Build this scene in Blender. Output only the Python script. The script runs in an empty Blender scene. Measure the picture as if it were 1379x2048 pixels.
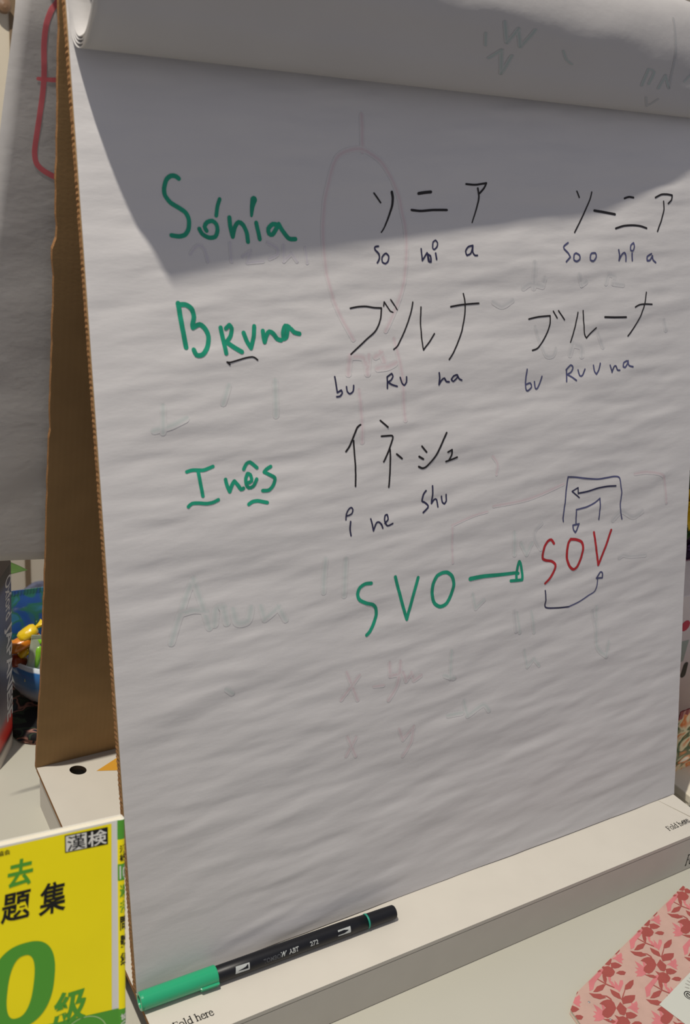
import bpy, bmesh, math, random
from mathutils import Vector, Matrix, noise

sc = bpy.context.scene
col = sc.collection
PI = math.pi
H0 = 41.5                     # the tray's top is 41.5 mm above the table; lengths below are millimetres above the tray's top


def W(v):
    return Vector((v[0] * .001, v[1] * .001, (v[2] + H0) * .001))


# ------------------------------------------------------------------ camera
cd = bpy.data.cameras.new('camera')
cam = bpy.data.objects.new('camera', cd)
col.objects.link(cam)
cd.sensor_fit = 'HORIZONTAL'
cd.sensor_width = 36
cd.lens = 1972.96 / 1379 * 36
cd.clip_start = .02
cd.dof.use_dof = True
cd.dof.focus_distance = .78
cd.dof.aperture_fstop = 20
cr = Vector((0.85972958, -0.50061219, 0.10125456))
cdn = Vector((-0.11867143, -0.38861293, -0.91372703))
cf = Vector((0.49677172, 0.77354213, -0.39351039))
mw = Matrix.Identity(4)
for i in range(3):
    mw[i][0], mw[i][1], mw[i][2] = cr[i], -cdn[i], -cf[i]
mw.translation = W((-167.229, -447.059, 560.792))
cam.matrix_world = mw
sc.camera = cam

# ------------------------------------------------------------------ light
vs = sc.view_settings
sc.display_settings.display_device = 'sRGB'
vs.view_transform = 'Standard'
vs.look = 'None'
vs.gamma = 1
vs.use_curve_mapping = False
vs.exposure = 0
world = bpy.data.worlds.new('World')
sc.world = world
world.use_nodes = True
bg = world.node_tree.nodes['Background']
bg.inputs['Color'].default_value = (.89, .89, 1.0, 1)
bg.inputs['Strength'].default_value = .36
# one bare ceiling spotlight above the left end of the easel
sl = bpy.data.lights.new('ceiling_spot', 'SPOT')
sun = bpy.data.objects.new('ceiling_spot', sl)
col.objects.link(sun)
sl.energy = 112
sl.shadow_soft_size = .015
sl.spot_size = math.radians(120)
sl.spot_blend = .4
sl.color = (1, .93, .82)
sun.location = W((-339, -48, 1751))
sun.rotation_euler = (W((-339, -48, 1751)) - W((120, -20, 150))).to_track_quat('Z', 'Y').to_euler()


# ------------------------------------------------------------------ materials
def lin(c):
    return tuple(((v / 255) / 12.92 if v / 255 <= .04045 else ((v / 255 + .055) / 1.055) ** 2.4) for v in c)


def mat(name, rgb, rough=.6, spec=.3, transl=0, bump=None, var=0, varscale=40, coat=0, metal=0, wave=None):
    m = bpy.data.materials.new(name)
    m.use_nodes = True
    nt = m.node_tree
    b = nt.nodes['Principled BSDF']
    c = lin(rgb)
    b.inputs['Base Color'].default_value = (*c, 1)
    b.inputs['Roughness'].default_value = rough
    b.inputs['Specular IOR Level'].default_value = spec
    b.inputs['Coat Weight'].default_value = coat
    b.inputs['Metallic'].default_value = metal
    tc = nt.nodes.new('ShaderNodeTexCoord')
    if var:
        n = nt.nodes.new('ShaderNodeTexNoise')
        n.inputs['Scale'].default_value = varscale
        n.inputs['Detail'].default_value = 5
        nt.links.new(tc.outputs['Object'], n.inputs['Vector'])
        r = nt.nodes.new('ShaderNodeValToRGB')
        r.color_ramp.elements[0].position = .3
        r.color_ramp.elements[1].position = .7
        r.color_ramp.elements[0].color = (*[v * (1 - var) for v in c], 1)
        r.color_ramp.elements[1].color = (*[min(1, v * (1 + var)) for v in c], 1)
        nt.links.new(n.outputs['Fac'], r.inputs['Fac'])
        nt.links.new(r.outputs['Color'], b.inputs['Base Color'])
        if wave:
            wv = nt.nodes.new('ShaderNodeTexWave')
            wv.bands_direction = wave[0]
            wv.inputs['Scale'].default_value = wave[1]
            wv.inputs['Distortion'].default_value = .6
            nt.links.new(tc.outputs['Object'], wv.inputs['Vector'])
            mx = nt.nodes.new('ShaderNodeMixRGB')
            mx.blend_type = 'MULTIPLY'
            mx.inputs[0].default_value = wave[2]
            nt.links.new(r.outputs['Color'], mx.inputs[1])
            nt.links.new(wv.outputs['Color'], mx.inputs[2])
            nt.links.new(mx.outputs[0], b.inputs['Base Color'])
    if bump:
        n2 = nt.nodes.new('ShaderNodeTexNoise')
        n2.inputs['Scale'].default_value = bump[0]
        n2.inputs['Detail'].default_value = 6
        mp = nt.nodes.new('ShaderNodeMapping')
        mp.inputs['Scale'].default_value = bump[2] if len(bump) > 2 else (1, 1, 1)
        nt.links.new(tc.outputs['Object'], mp.inputs['Vector'])
        nt.links.new(mp.outputs['Vector'], n2.inputs['Vector'])
        bp = nt.nodes.new('ShaderNodeBump')
        bp.inputs['Strength'].default_value = 1
        bp.inputs['Distance'].default_value = bump[1]
        nt.links.new(n2.outputs['Fac'], bp.inputs['Height'])
        nt.links.new(bp.outputs['Normal'], b.inputs['Normal'])
    if transl:
        t = nt.nodes.new('ShaderNodeBsdfTranslucent')
        t.inputs['Color'].default_value = (c[0], c[1] * .96, c[2] * .84, 1)
        ms = nt.nodes.new('ShaderNodeMixShader')
        ms.inputs[0].default_value = transl
        out = nt.nodes['Material Output']
        nt.links.new(b.outputs[0], ms.inputs[1])
        nt.links.new(t.outputs[0], ms.inputs[2])
        nt.links.new(ms.outputs[0], out.inputs['Surface'])
    return m


def ramp_mat(name, stops, axis, lo, hi, rough=.45, coat=0, noisy=0):
    """colours printed or glazed in bands along one axis of the thing (metres, object space)"""
    m = mat(name, (128, 128, 128), rough, coat=coat)
    nt = m.node_tree
    b = nt.nodes['Principled BSDF']
    tc = nt.nodes.new('ShaderNodeTexCoord')
    sx = nt.nodes.new('ShaderNodeSeparateXYZ')
    nt.links.new(tc.outputs['Object'], sx.inputs[0])
    mr = nt.nodes.new('ShaderNodeMapRange')
    mr.inputs['From Min'].default_value = lo
    mr.inputs['From Max'].default_value = hi
    nt.links.new(sx.outputs[axis], mr.inputs['Value'])
    r = nt.nodes.new('ShaderNodeValToRGB')
    el = r.color_ramp.elements
    while len(el) < len(stops):
        el.new(.5)
    for e, (p, c) in zip(el, stops):
        e.position = p
        e.color = (*lin(c), 1)
    if noisy:
        n = nt.nodes.new('ShaderNodeTexNoise')
        n.inputs['Scale'].default_value = 60
        nt.links.new(tc.outputs['Object'], n.inputs['Vector'])
        ma = nt.nodes.new('ShaderNodeMath')
        ma.operation = 'MULTIPLY_ADD'
        ma.inputs[1].default_value = noisy
        nt.links.new(n.outputs['Fac'], ma.inputs[0])
        nt.links.new(mr.outputs[0], ma.inputs[2])
        nt.links.new(ma.outputs[0], r.inputs['Fac'])
    else:
        nt.links.new(mr.outputs[0], r.inputs['Fac'])
    nt.links.new(r.outputs['Color'], b.inputs['Base Color'])
    return m


def patches_mat(name, stops, scale, rough=.5, coat=0, transl=0):
    """printed film or cloth: irregular patches of several colours"""
    m = mat(name, (128, 128, 128), rough, coat=coat)
    nt = m.node_tree
    b = nt.nodes['Principled BSDF']
    tc = nt.nodes.new('ShaderNodeTexCoord')
    v = nt.nodes.new('ShaderNodeTexNoise')
    v.inputs['Scale'].default_value = scale
    v.inputs['Detail'].default_value = 1.5
    v.inputs['Distortion'].default_value = 1.2
    nt.links.new(tc.outputs['Object'], v.inputs['Vector'])
    r = nt.nodes.new('ShaderNodeValToRGB')
    r.color_ramp.interpolation = 'EASE'
    el = r.color_ramp.elements
    while len(el) < len(stops):
        el.new(.5)
    for e, (p, c) in zip(el, stops):
        e.position = p
        e.color = (*lin(c), 1)
    nt.links.new(v.outputs['Fac'], r.inputs['Fac'])
    nt.links.new(r.outputs['Color'], b.inputs['Base Color'])
    return m


PAPER = (203, 201, 201)
M = dict(
    paper=mat('flip_chart_paper', PAPER, .8, .15, transl=.10, bump=(420, .00009, (.35, 1, 1)), var=.012, varscale=25),
    flip=mat('loose_flip_chart_paper', PAPER, .8, .15, transl=.34, bump=(160, .0002, (.6, 1, 1)), var=.02, varscale=18),
    kraft=mat('kraft_cardboard', (148, 120, 84), .85, .1, var=.07, varscale=40, wave=('X', 75, .03), bump=(500, .00005)),
    kraft_edge=mat('cut_cardboard_edge', (140, 104, 70), .9, .05, var=.3, varscale=900),
    card=mat('white_lined_cardboard', (201, 196, 185), .75, .2, var=.02, varscale=35, bump=(260, .00004)),
    table=mat('table_laminate', (186, 184, 171), .4, .35, var=.015, varscale=12, bump=(120, .00004)),
    wall=mat('painted_wall', (206, 196, 176), .8, .2, bump=(90, .0003)),
    dark_line=mat('shadow_gap', (120, 102, 80), .9),
    floor=mat('floor_tiles', (122, 112, 100), .6, var=.1, varscale=6),
    green=mat('green_marker_ink', (24, 138, 109), .55, .3, var=.16, varscale=70),
    black=mat('black_marker_ink', (26, 22, 24), .5, .3),
    navy=mat('navy_marker_ink', (40, 40, 68), .5, .3, var=.25, varscale=90),
    blue=mat('blue_grey_marker_ink', (70, 72, 106), .55, .3, var=.2, varscale=90),
    red=mat('red_marker_ink', (164, 34, 40), .5, .3, var=.12, varscale=90),
    brace=mat('red_brace_ink', (232, 128, 136), .8, .1, transl=.4),
    white=mat('white_print', (226, 224, 214), .6),
    print_black=mat('black_print', (22, 20, 18), .5),
    grey_print=mat('grey_print', (176, 180, 178), .5),
    dim_print=mat('dim_grey_print', (78, 80, 84), .5),
    pen_black=mat('black_plastic', (13, 14, 20), .42, .4),
    pen_green=mat('green_plastic', (34, 160, 112), .22, .5, coat=.3, bump=(300, .00004, (.1, 1, 1))),
    teal=mat('teal_ring', (36, 140, 118), .4),
    yellow=mat('yellow_cover_print', (253, 234, 8), .38, .3, var=.02),
    book_green=mat('green_cover_print', (84, 160, 50), .38, .3),
    pale_green=mat('pale_green_line', (176, 206, 140), .5),
    pages=mat('paper_page_block', (226, 219, 200), .85, .1, wave=('Y', 900, .25), var=.03),
    navy_cover=mat('navy_dust_jacket', (28, 30, 46), .35, .4),
    silver=mat('silver_lettering', (225, 225, 228), .5, .3),
    note=mat('pink_patterned_paper', (192, 160, 147), .6, .2, var=.05, varscale=90),
    note_red=mat('dark_rose_print', (158, 80, 74), .6, .2, var=.05, varscale=60),
    note_pink=mat('pink_flower_print', (200, 120, 122), .6, .2, var=.07, varscale=90),
    stamp=mat('grey_stamp_ink', (150, 148, 140), .7),
    glitter=mat('silver_glitter', (220, 220, 215), .15, .8, metal=1),
    orange=mat('orange_print', (205, 150, 50), .6),
    hole=mat('dark_hole_lining', (60, 46, 32), .9),
)


def ghost(name, rgb, share=.9):
    """ink showing through from the page below: paper colour towards the rim of a stroke, a faint tint in its middle"""
    m = mat(name, PAPER, .8, .15)
    nt = m.node_tree
    a = nt.nodes.new('ShaderNodeVertexColor')
    a.layer_name = 'ink'
    mx = nt.nodes.new('ShaderNodeMixRGB')
    base = [v * share for v in lin(PAPER)]
    mx.inputs[1].default_value = (*base, 1)
    mx.inputs[2].default_value = (*[v * k for v, k in zip(base, rgb)], 1)
    nt.links.new(a.outputs['Color'], mx.inputs[0])
    nt.links.new(mx.outputs[0], nt.nodes['Principled BSDF'].inputs['Base Color'])
    return m


M['gred'] = ghost('red_show_through', (.94, .81, .84))
M['ggreen'] = ghost('green_show_through', (.83, .91, .89))
M['gblue'] = ghost('violet_show_through', (.85, .83, .91))
M['ggrey'] = ghost('grey_show_through', (.83, .85, .86))


# ------------------------------------------------------------------ objects
def wloc(o):
    v = Vector((0, 0, 0))
    while o:
        v += o.location
        o = o.parent
    return v


def tag(o, label=None, cat=None, group=None, kind=None):
    for k, v in (('label', label), ('category', cat), ('group', group), ('kind', kind)):
        if v:
            o[k] = v
    return o


def empty(name, p, label, cat, group=None):
    o = bpy.data.objects.new(name, None)
    o.empty_display_size = .02
    col.objects.link(o)
    o.location = W(p)
    return tag(o, label, cat, group)


def obj(name, V, F, m, parent=None, origin=None, smooth=False, mi=None):
    """V in millimetres; m a material key or a list of keys"""
    o0 = wloc(parent) if parent else (W(origin) if origin is not None else Vector((0, 0, 0)))
    me = bpy.data.meshes.new(name)
    me.from_pydata([W(v) - o0 for v in V], [], F)
    for k in (m if isinstance(m, list) else [m]):
        me.materials.append(M[k] if isinstance(k, str) else k)
    if mi:
        for p, i in zip(me.polygons, mi):
            p.material_index = i
    if smooth:
        for p in me.polygons:
            p.use_smooth = True
    o = bpy.data.objects.new(name, me)
    col.objects.link(o)
    if parent:
        o.parent = parent
    elif origin is not None:
        o.location = o0
    return o


def fixn(o):
    bm = bmesh.new()
    bm.from_mesh(o.data)
    bmesh.ops.recalc_face_normals(bm, faces=bm.faces)
    bm.to_mesh(o.data)
    bm.free()
    return o


def bevel(o, w, n=2):
    b = o.modifiers.new('bevel', 'BEVEL')
    b.width = w * .001
    b.segments = n
    b.limit_method = 'ANGLE'
    return o


class MB:
    def __init__(s):
        s.V, s.F, s.I = [], [], []

    def add(s, V, F, mi=0):
        k = len(s.V)
        s.V += [tuple(v) for v in V]
        s.F += [tuple(i + k for i in f) for f in F]
        s.I += [mi] * len(F)
        return s

    def box(s, a, b, mi=0):
        x0, y0, z0 = a
        x1, y1, z1 = b
        V = [(x, y, z) for z in (z0, z1) for y in (y0, y1) for x in (x0, x1)]
        return s.add(V, [(0, 2, 3, 1), (4, 5, 7, 6), (0, 1, 5, 4), (2, 6, 7, 3), (0, 4, 6, 2), (1, 3, 7, 5)], mi)

    def loft(s, rings, closed=True, caps=True, mi=0):
        n = len(rings[0])
        V = [p for r in rings for p in r]
        F = []
        for i in range(len(rings) - 1):
            for j in range(n if closed else n - 1):
                k = (j + 1) % n
                F.append((i * n + j, i * n + k, (i + 1) * n + k, (i + 1) * n + j))
        if caps:
            F += [tuple(range(n))[::-1], tuple((len(rings) - 1) * n + j for j in range(n))]
        return s.add(V, F, mi)

    def build(s, name, m, parent=None, origin=None, smooth=False):
        return fixn(obj(name, s.V, s.F, m, parent, origin, smooth, s.I))


def prism(poly, f0, f1):
    """a flat outline given thickness: f0 and f1 turn an outline point into the two faces"""
    n = len(poly)
    V = [f0(p) for p in poly] + [f1(p) for p in poly]
    F = [tuple(range(n))[::-1], tuple(range(n, 2 * n))] + [(i, (i + 1) % n, n + (i + 1) % n, n + i) for i in range(n)]
    return V, F


def spline(P, step):
    if len(P) < 3:
        a, b = P[0], P[-1]
        n = max(1, int(math.dist(a, b) / step))
        return [tuple(a[k] + (b[k] - a[k]) * i / n for k in range(2)) for i in range(n + 1)]
    out = []
    for i in range(len(P) - 1):
        p0 = P[max(i - 1, 0)]
        p1, p2 = P[i], P[i + 1]
        p3 = P[min(i + 2, len(P) - 1)]
        n = max(2, int(math.dist(p1, p2) / step))
        for k in range(n):
            t = k / n
            q = []
            for a in range(2):
                m1, m2 = (p2[a] - p0[a]) * .42, (p3[a] - p1[a]) * .42
                q.append((2 * t**3 - 3 * t * t + 1) * p1[a] + (t**3 - 2 * t * t + t) * m1 + (-2 * t**3 + 3 * t * t) * p2[a] + (t**3 - t * t) * m2)
            out.append(tuple(q))
    out.append(P[-1])
    return out


def split_corners(P):
    """split a stroke where the pen turned sharply"""
    parts, cur = [], [P[0]]
    for i in range(1, len(P)):
        cur.append(P[i])
        if i < len(P) - 1:
            a = (P[i][0] - P[i - 1][0], P[i][1] - P[i - 1][1])
            b = (P[i + 1][0] - P[i][0], P[i + 1][1] - P[i][1])
            d = (a[0] * b[0] + a[1] * b[1]) / (math.hypot(*a) * math.hypot(*b) + 1e-9)
            if d < .12:
                parts.append(cur)
                cur = [P[i]]
    parts.append(cur)
    return parts


def ribbon(mb, P, w0, w1, f, step=1.2, ink=None, mi=0):
    """a pen stroke of width w along P, laid onto a surface by f(point) with round ends"""
    P = spline(P, step)
    n = len(P)
    rows = []
    for i in range(n):
        a, b = P[max(i - 1, 0)], P[min(i + 1, n - 1)]
        t = (b[0] - a[0], b[1] - a[1])
        l = math.hypot(*t) or 1
        t = (t[0] / l, t[1] / l)
        w = (w0 + (w1 - w0) * i / max(1, n - 1)) / 2
        rows.append((P[i], t, w))
    ring = []
    for k, (p, t, w) in ((0, rows[0]), (-1, rows[-1])):
        pass
    caps0 = [(-math.cos(a), math.sin(a)) for a in (PI / 12, PI / 6, PI / 3)]
    full = []
    p, t, w = rows[0]
    for (c, s_) in caps0:
        q = (p[0] + t[0] * c * w, p[1] + t[1] * c * w)
        full.append((q, t, w * s_))
    full += rows
    p, t, w = rows[-1]
    for (c, s_) in caps0[::-1]:
        q = (p[0] - t[0] * c * w, p[1] - t[1] * c * w)
        full.append((q, t, w * s_))
    V, vals = [], []
    for p, t, w in full:
        for s_ in (1, 0, -1):
            V.append(f((p[0] - t[1] * w * s_, p[1] + t[0] * w * s_)))
            vals.append(1.0 if s_ == 0 else 0.0)
    vals[1] = 0
    vals[-2] = 0
    F = []
    for i in range(len(full) - 1):
        for j in (0, 1):
            a = i * 3 + j
            F.append((a, a + 1, a + 4, a + 3))
    mb.add(V, F, mi)
    if ink is not None:
        ink += vals


def strokes_mesh(name, m, strokes, f, parent, is_ghost=False, step=1.2):
    mb = MB()
    ink = [] if is_ghost else None
    for w0, w1, P in strokes:
        pr = split_corners(P)
        for k, q in enumerate(pr):
            a = w0 + (w1 - w0) * k / len(pr)
            b = w0 + (w1 - w0) * (k + 1) / len(pr)
            ribbon(mb, q, a, b, f, step, ink)
    o = obj(name, mb.V, mb.F, m, parent, smooth=True)
    if is_ghost:
        ca = o.data.color_attributes.new('ink', 'FLOAT_COLOR', 'POINT')
        for i, v in enumerate(ink):
            ca.data[i].color = (v, v, v, 1)
    return o


def glyphs(text, bold=0, shear=0):
    """outline of printed characters, scaled to the unit box"""
    c = bpy.data.curves.new('t', 'FONT')
    c.body = text
    c.size = 1
    c.offset = bold
    c.shear = shear
    c.resolution_u = 4
    o = bpy.data.objects.new('t', c)
    col.objects.link(o)
    dg = bpy.context.evaluated_depsgraph_get()
    me = o.evaluated_get(dg).to_mesh()
    V = [(v.co.x, v.co.y) for v in me.vertices]
    F = [tuple(p.vertices) for p in me.polygons]
    o.evaluated_get(dg).to_mesh_clear()
    bpy.data.objects.remove(o)
    bpy.data.curves.remove(c)
    x0, x1 = min(v[0] for v in V), max(v[0] for v in V)
    y0, y1 = min(v[1] for v in V), max(v[1] for v in V)
    return [((x - x0) / (x1 - x0), (y - y0) / (y1 - y0)) for x, y in V], F


def put_text(mb, text, box, f, bold=0, shear=0, mi=0):
    """text into the box (left, bottom, right, top) of a surface"""
    V, F = glyphs(text, bold, shear)
    l, b, r, t = box
    mb.add([f((l + (r - l) * x, b + (t - b) * y)) for x, y in V], F, mi)


# ------------------------------------------------------------------ setting
def plane_box(name, a, b, m):
    o = MB().box(a, b).build(name, m)
    return tag(o, kind='structure')


plane_box('floor', (-3000, -2500, -830), (3500, 1330, -800), 'floor')
wl = plane_box('wall_back', (-3000, 1300, -800), (3500, 1330, 1700), 'wall')
g = MB()
for x in (-420, -90, 242, 573, 905, 1236):
    g.box((x - 5, 1297.5, -800), (x + 5, 1300, 1700))
tag(g.build('trim_1', 'dark_line'), kind='structure')


def lathe(prof, c, seg=32, axis='z'):
    """prof: (radius, height) pairs about a vertical axis through c"""
    return [[(c[0] + r * math.cos(2 * PI * k / seg), c[1] + r * math.sin(2 * PI * k / seg), c[2] + h) for k in range(seg)] for r, h in prof]


def disc_on_wall(name, x, z, prof, m, label, cat):
    """a turned disc whose axis points from the back wall into the room"""
    seg = 32
    mb = MB()
    mb.loft([[(x + r * math.cos(2 * PI * k / seg), 1300 - h, z + r * math.sin(2 * PI * k / seg)) for k in range(seg)] for r, h in prof])
    return tag(mb.build(name, m, origin=(x, 1300, z), smooth=False), label, cat)


M['badge'] = mat('blue_grey_badge', (112, 116, 136), .4, .4, var=.3, varscale=90)
disc_on_wall('wall_badge', 262, -424, [(38, 0), (38, 4), (34, 6), (20, 7)], 'badge', 'round blue-grey badge on the beige back wall above the sweets', 'badge')
M['blob'] = mat('brown_blob_colour', (128, 100, 76), .5, .4, var=.15)
disc_on_wall('brown_stand_in', 224, 622, [(5, 0), (5, 12), (10, 16), (12, 24), (9, 30), (3, 33)], 'blob', 'small brown round knob standing in for a far unclear shape at the top corner', 'blob')  # made-up disc in place of a far brown shape, probably a person

# table
tb = empty('display_table', (200, 10, -H0 - 758.5), 'cream white display table that carries the paper easel', 'table')
bevel(MB().box((-700, -520, -H0 - 28), (1150, 520, -H0)).build('table_top', 'table', tb), 3)
M['steel'] = mat('grey_steel_leg', (150, 150, 150), .4, .5, metal=.6)
for x in (-660, 1110):
    for y in (-480, 480):
        MB().loft(lathe([(16, 0), (16, 730.5)], (x, y, -H0 - 758.5), 20)).build('leg', 'steel', tb, smooth=False)

# ------------------------------------------------------------------ the easel
TH = 0.24185929
NS = Vector((0, -math.cos(TH), math.sin(TH)))
ES = Vector((0, math.sin(TH), math.cos(TH)))
XW, SH = 509.0, 584.0
easel = empty('tabletop_easel', (254, 100, -H0), 'white tabletop paper easel of folded brown cardboard with handwritten Japanese names', 'easel')


def fbm(x, y, z, o=3):
    v, a = 0, 1
    for k in range(o):
        v += a * noise.noise(Vector((x, y, z + 7 * k)))
        x, y, a = x * 2.03, y * 2.03, a * .5
    return v


def sheet_n(x, s):
    """how far the writing sheet stands off its flat plane (millimetres)"""
    u, t = x / XW, s / SH
    st = s - .07 * x
    #BOW
    bow = 3.2 * math.sin(PI * min(1, max(0, u)) ** .8) * math.sin(PI * min(1, max(0, t)))
    r = .62 * fbm(x * .0075, st * .034, 1.3, 3) + .30 * fbm(x * .015, st * .085, 5.1, 3)
    r = 1.7 * r + .8 * fbm(x * .004, st * .011, 9.7, 1)
    cr_ = -.22 * max(0, 1 - abs((s - 372 + .02 * x)) / 7) * max(0, min(1, (x - 120) / 40))
    return max(0, bow + (r + cr_) * (.4 + .6 * min(1, max(0, (1 - abs(2 * u - 1)) * 8))) + .3)


def SP(x, s, off=0.0):
    return Vector((x, 0, 0)) + ES * s + NS * (sheet_n(x, s) + off)


def slab(s0, s1, n0, n1, x0, x1, jag=0, seed=1):
    """board in the plane of the sheet, its cut left and right edges slightly ragged"""
    rnd = random.Random(seed)
    ns = int((s1 - s0) / 1.6) if jag else 1
    mb = MB()
    rings = []
    for i in range(ns + 1):
        s = s0 + (s1 - s0) * i / ns
        j0 = (i % 2) * jag + rnd.uniform(0, jag)
        j1 = (i % 2) * jag + rnd.uniform(0, jag)
        rings.append([Vector((x, 0, 0)) + ES * s + NS * n for x, n in ((x0 - j0, n1), (x1 + j1, n1), (x1 + j1, n0), (x0 - j0, n0))])
    mb.loft(rings)
    F = mb.F
    for k, f in enumerate(F):
        if k < len(F) - 2:
            mb.I[k] = 1 if k % 4 in (1, 3) else 0
    return mb


slab(2, 630, -6.6, -1.6, 0, XW - 1, .35).build('front_board', ['kraft', 'kraft_edge'], easel)
slab(.5, 616, -1.5, -.15, .3, XW - .3).build('sheet_pad', 'paper', easel)

# back board: bowed profile from the base to the ridge, kraft inside
BP = [(255.6, -2), (247, 40), (234, 95), (221, 160), (208, 234), (195, 315), (184, 380), (174.5, 440), (166, 505), (159.5, 560), (155.5, 598), (153, 612)]


def bow_profile(P, n):
    return spline(P, 1000 / n)


prof = spline(BP, 6)
rnd = random.Random(4)
mb = MB()
rings = []
for i, (y, z) in enumerate(prof):
    a, b = prof[max(0, i - 1)], prof[min(len(prof) - 1, i + 1)]
    t = Vector((0, b[0] - a[0], b[1] - a[1])).normalized()
    nrm = Vector((0, t.z, -t.y))
    j = rnd.uniform(-.5, .5) + (1.6 if abs(z - 462) < 8 else 0) + (1.0 if abs(z - 330) < 6 else 0)
    j -= 3.0 * max(0, 1 - abs(z - 448) / 12)
    p = Vector((0, y, z))
    rings.append([p + Vector((-.3 + j * .6, 0, 0)), p + Vector((XW - 1, 0, 0)), p + nrm * 4 + Vector((XW - 1, 0, 0)), p + nrm * 4 + Vector((-.3 + j * .6, 0, 0))])
mb.loft(rings)
for k in range(len(mb.F) - 2):
    mb.I[k] = 1 if k % 4 in (1, 3) else 0
mb.build('back_board', ['kraft', 'kraft_edge'], easel)

# base: a shallow folded box whose lid carries a hand hole and printed marks
mb = MB()
FY, BY = -45.7, 256.0
hole = [(31 + 6.6 * math.cos(a) - 1.5 * math.sin(a), 239 + 6.6 * math.sin(a)) for a in [2 * PI * k / 28 for k in range(28)]]
bm = bmesh.new()
rim = [(0, FY), (XW - 1, FY), (XW - 1, BY), (0, BY)]
edges = []
for loop in (rim, hole):
    vs_ = [bm.verts.new((*p, 0)) for p in loop]
    edges += [bm.edges.new((vs_[i], vs_[(i + 1) % len(vs_)])) for i in range(len(vs_))]
bmesh.ops.triangle_fill(bm, edges=edges, use_beauty=True)
bm.verts.index_update()
bm.faces.ensure_lookup_table()
TV = [tuple(v.co) for v in bm.verts]
TF = []
for f in bm.faces:
    c = f.calc_center_median()
    if math.hypot(c.x - 31, c.y - 239) > 5.5:
        TF.append([v.index for v in f.verts])
bm.free()
mb.add(TV, TF, 0)
mb.add([(x, y, -4) for x, y, z in TV], TF, 1)
for loop, mi in ((rim, 2), (hole, 3)):
    n = len(loop)
    mb.add([(*p, 0) for p in loop] + [(*p, -4) for p in loop], [(i, (i + 1) % n, n + (i + 1) % n, n + i) for i in range(n)], mi)
for k in (0, 1, 2):
    mb.I[-len(hole) - 4 + k] = 0
lid = mb.build('base_lid', ['card', 'kraft', 'kraft_edge', 'hole'], easel)
bevel(MB().box((0, FY, -H0), (XW - 1, FY + 3.5, -2.6)).build('tray_front', 'card', easel), 1)
MB().box((2, 46, -H0), (5, BY - 2, -4)).build('side_flap', 'card', easel)
MB().box((XW - 8, -40, -H0), (XW - 4, BY - 2, -4)).build('side_flap', 'card', easel)
MB().box((4, BY - 4, -H0), (XW - 6, BY - .5, -4)).build('rear_flap', 'card', easel)
# folded tongue at the right end of the tray
mb = MB()
V, F = prism([(488, -.5), (507, -.5), (508.5, -44), (505, -45)], lambda q: (q[0], q[1], (.15 + max(0, q[0] - 488) * .02)), lambda q: (q[0], q[1], (.45 + max(0, q[0] - 488) * .04)))
mb.add(V, F)
mb.build('corner_tongue', 'card', easel)
tri = MB()
tri.add([(44.9, 231.7, .2), (61.5, 225.6, .2), (70, 244, .2)], [(0, 1, 2)])
tri.build('printed_triangle', 'orange', lid)

# "Fold here" in a book face, letter by letter: (thick strokes, thin strokes), x-height 1, ascender 1.55
SER = {
    'F': (1.02, [(.20, [(.22, 0), (.22, 1.42)]), (.09, [(.05, .03), (.42, .03)]), (.09, [(.05, 1.40), (.92, 1.40)]), (.09, [(.92, 1.40), (.94, 1.08)]), (.09, [(.22, .74), (.66, .74)]), (.08, [(.66, .9), (.66, .58)])]),
    'o': (.98, [(.15, [(.5, 1), (.22, .9), (.12, .5), (.22, .1), (.5, .0)]), (.15, [(.5, .0), (.78, .1), (.88, .5), (.78, .9), (.5, 1)])]),
    'l': (.55, [(.18, [(.27, 0), (.27, 1.52)]), (.09, [(.05, .03), (.5, .03)]), (.09, [(.04, 1.46), (.27, 1.52)])]),
    'd': (1.06, [(.18, [(.80, 0), (.80, 1.52)]), (.09, [(.58, 1.46), (.80, 1.52)]), (.09, [(.80, .05), (1.03, .08)]), (.15, [(.8, .85), (.5, .98), (.22, .85), (.12, .48), (.24, .1), (.5, .02), (.8, .2)])]),
    'h': (1.02, [(.18, [(.24, 0), (.24, 1.52)]), (.09, [(.02, 1.46), (.24, 1.52)]), (.09, [(.03, .03), (.46, .03)]), (.16, [(.24, .78), (.45, .97), (.66, .95), (.80, .75), (.82, .4), (.82, 0)]), (.09, [(.62, .03), (1.04, .03)])]),
    'e': (.82, [(.09, [(.13, .58), (.78, .58)]), (.15, [(.78, .58), (.68, .9), (.47, 1.0), (.22, .86), (.12, .5), (.22, .12), (.48, .0), (.68, .06), (.82, .22)])]),
    'r': (.70, [(.18, [(.26, 0), (.26, .98)]), (.09, [(.04, .9), (.26, .98)]), (.09, [(.04, .03), (.5, .03)]), (.13, [(.26, .68), (.42, .9), (.60, .97), (.72, .9)])]),
    ' ': (.45, []),
}


def serif(name, text, k, f, parent):
    """k: millimetres per x-height; f places (along, up)"""
    mb = MB()
    x = 0
    for ch in text:
        wd, st = SER[ch]
        for w, P in st:
            ribbon(mb, [((x + a) * k, b * k) for a, b in P], w * k * 1.15, w * k * 1.15, f, .3)
        x += wd
    return obj(name, mb.V, mb.F, 'print_black', parent)


CA = math.cos(math.radians(-1.5))
serif('fold_lettering', 'Fold here', 3.65, lambda q: (13.0 + q[0] * .995, -34.2 + q[1] - q[0] * .015, .12), lid)
serif('fold_lettering', 'Fold here', 3.5, lambda q: (466.5 + q[0], -33.5 + q[1] + q[0] * .01, 1.35 if q[0] > 18 else .12), lid)
serif('fold_lettering', 'Fold here', 4.4, lambda q: (484.5 + q[0], FY - .12, -35.5 + q[1] * 1.9), lid)

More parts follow.
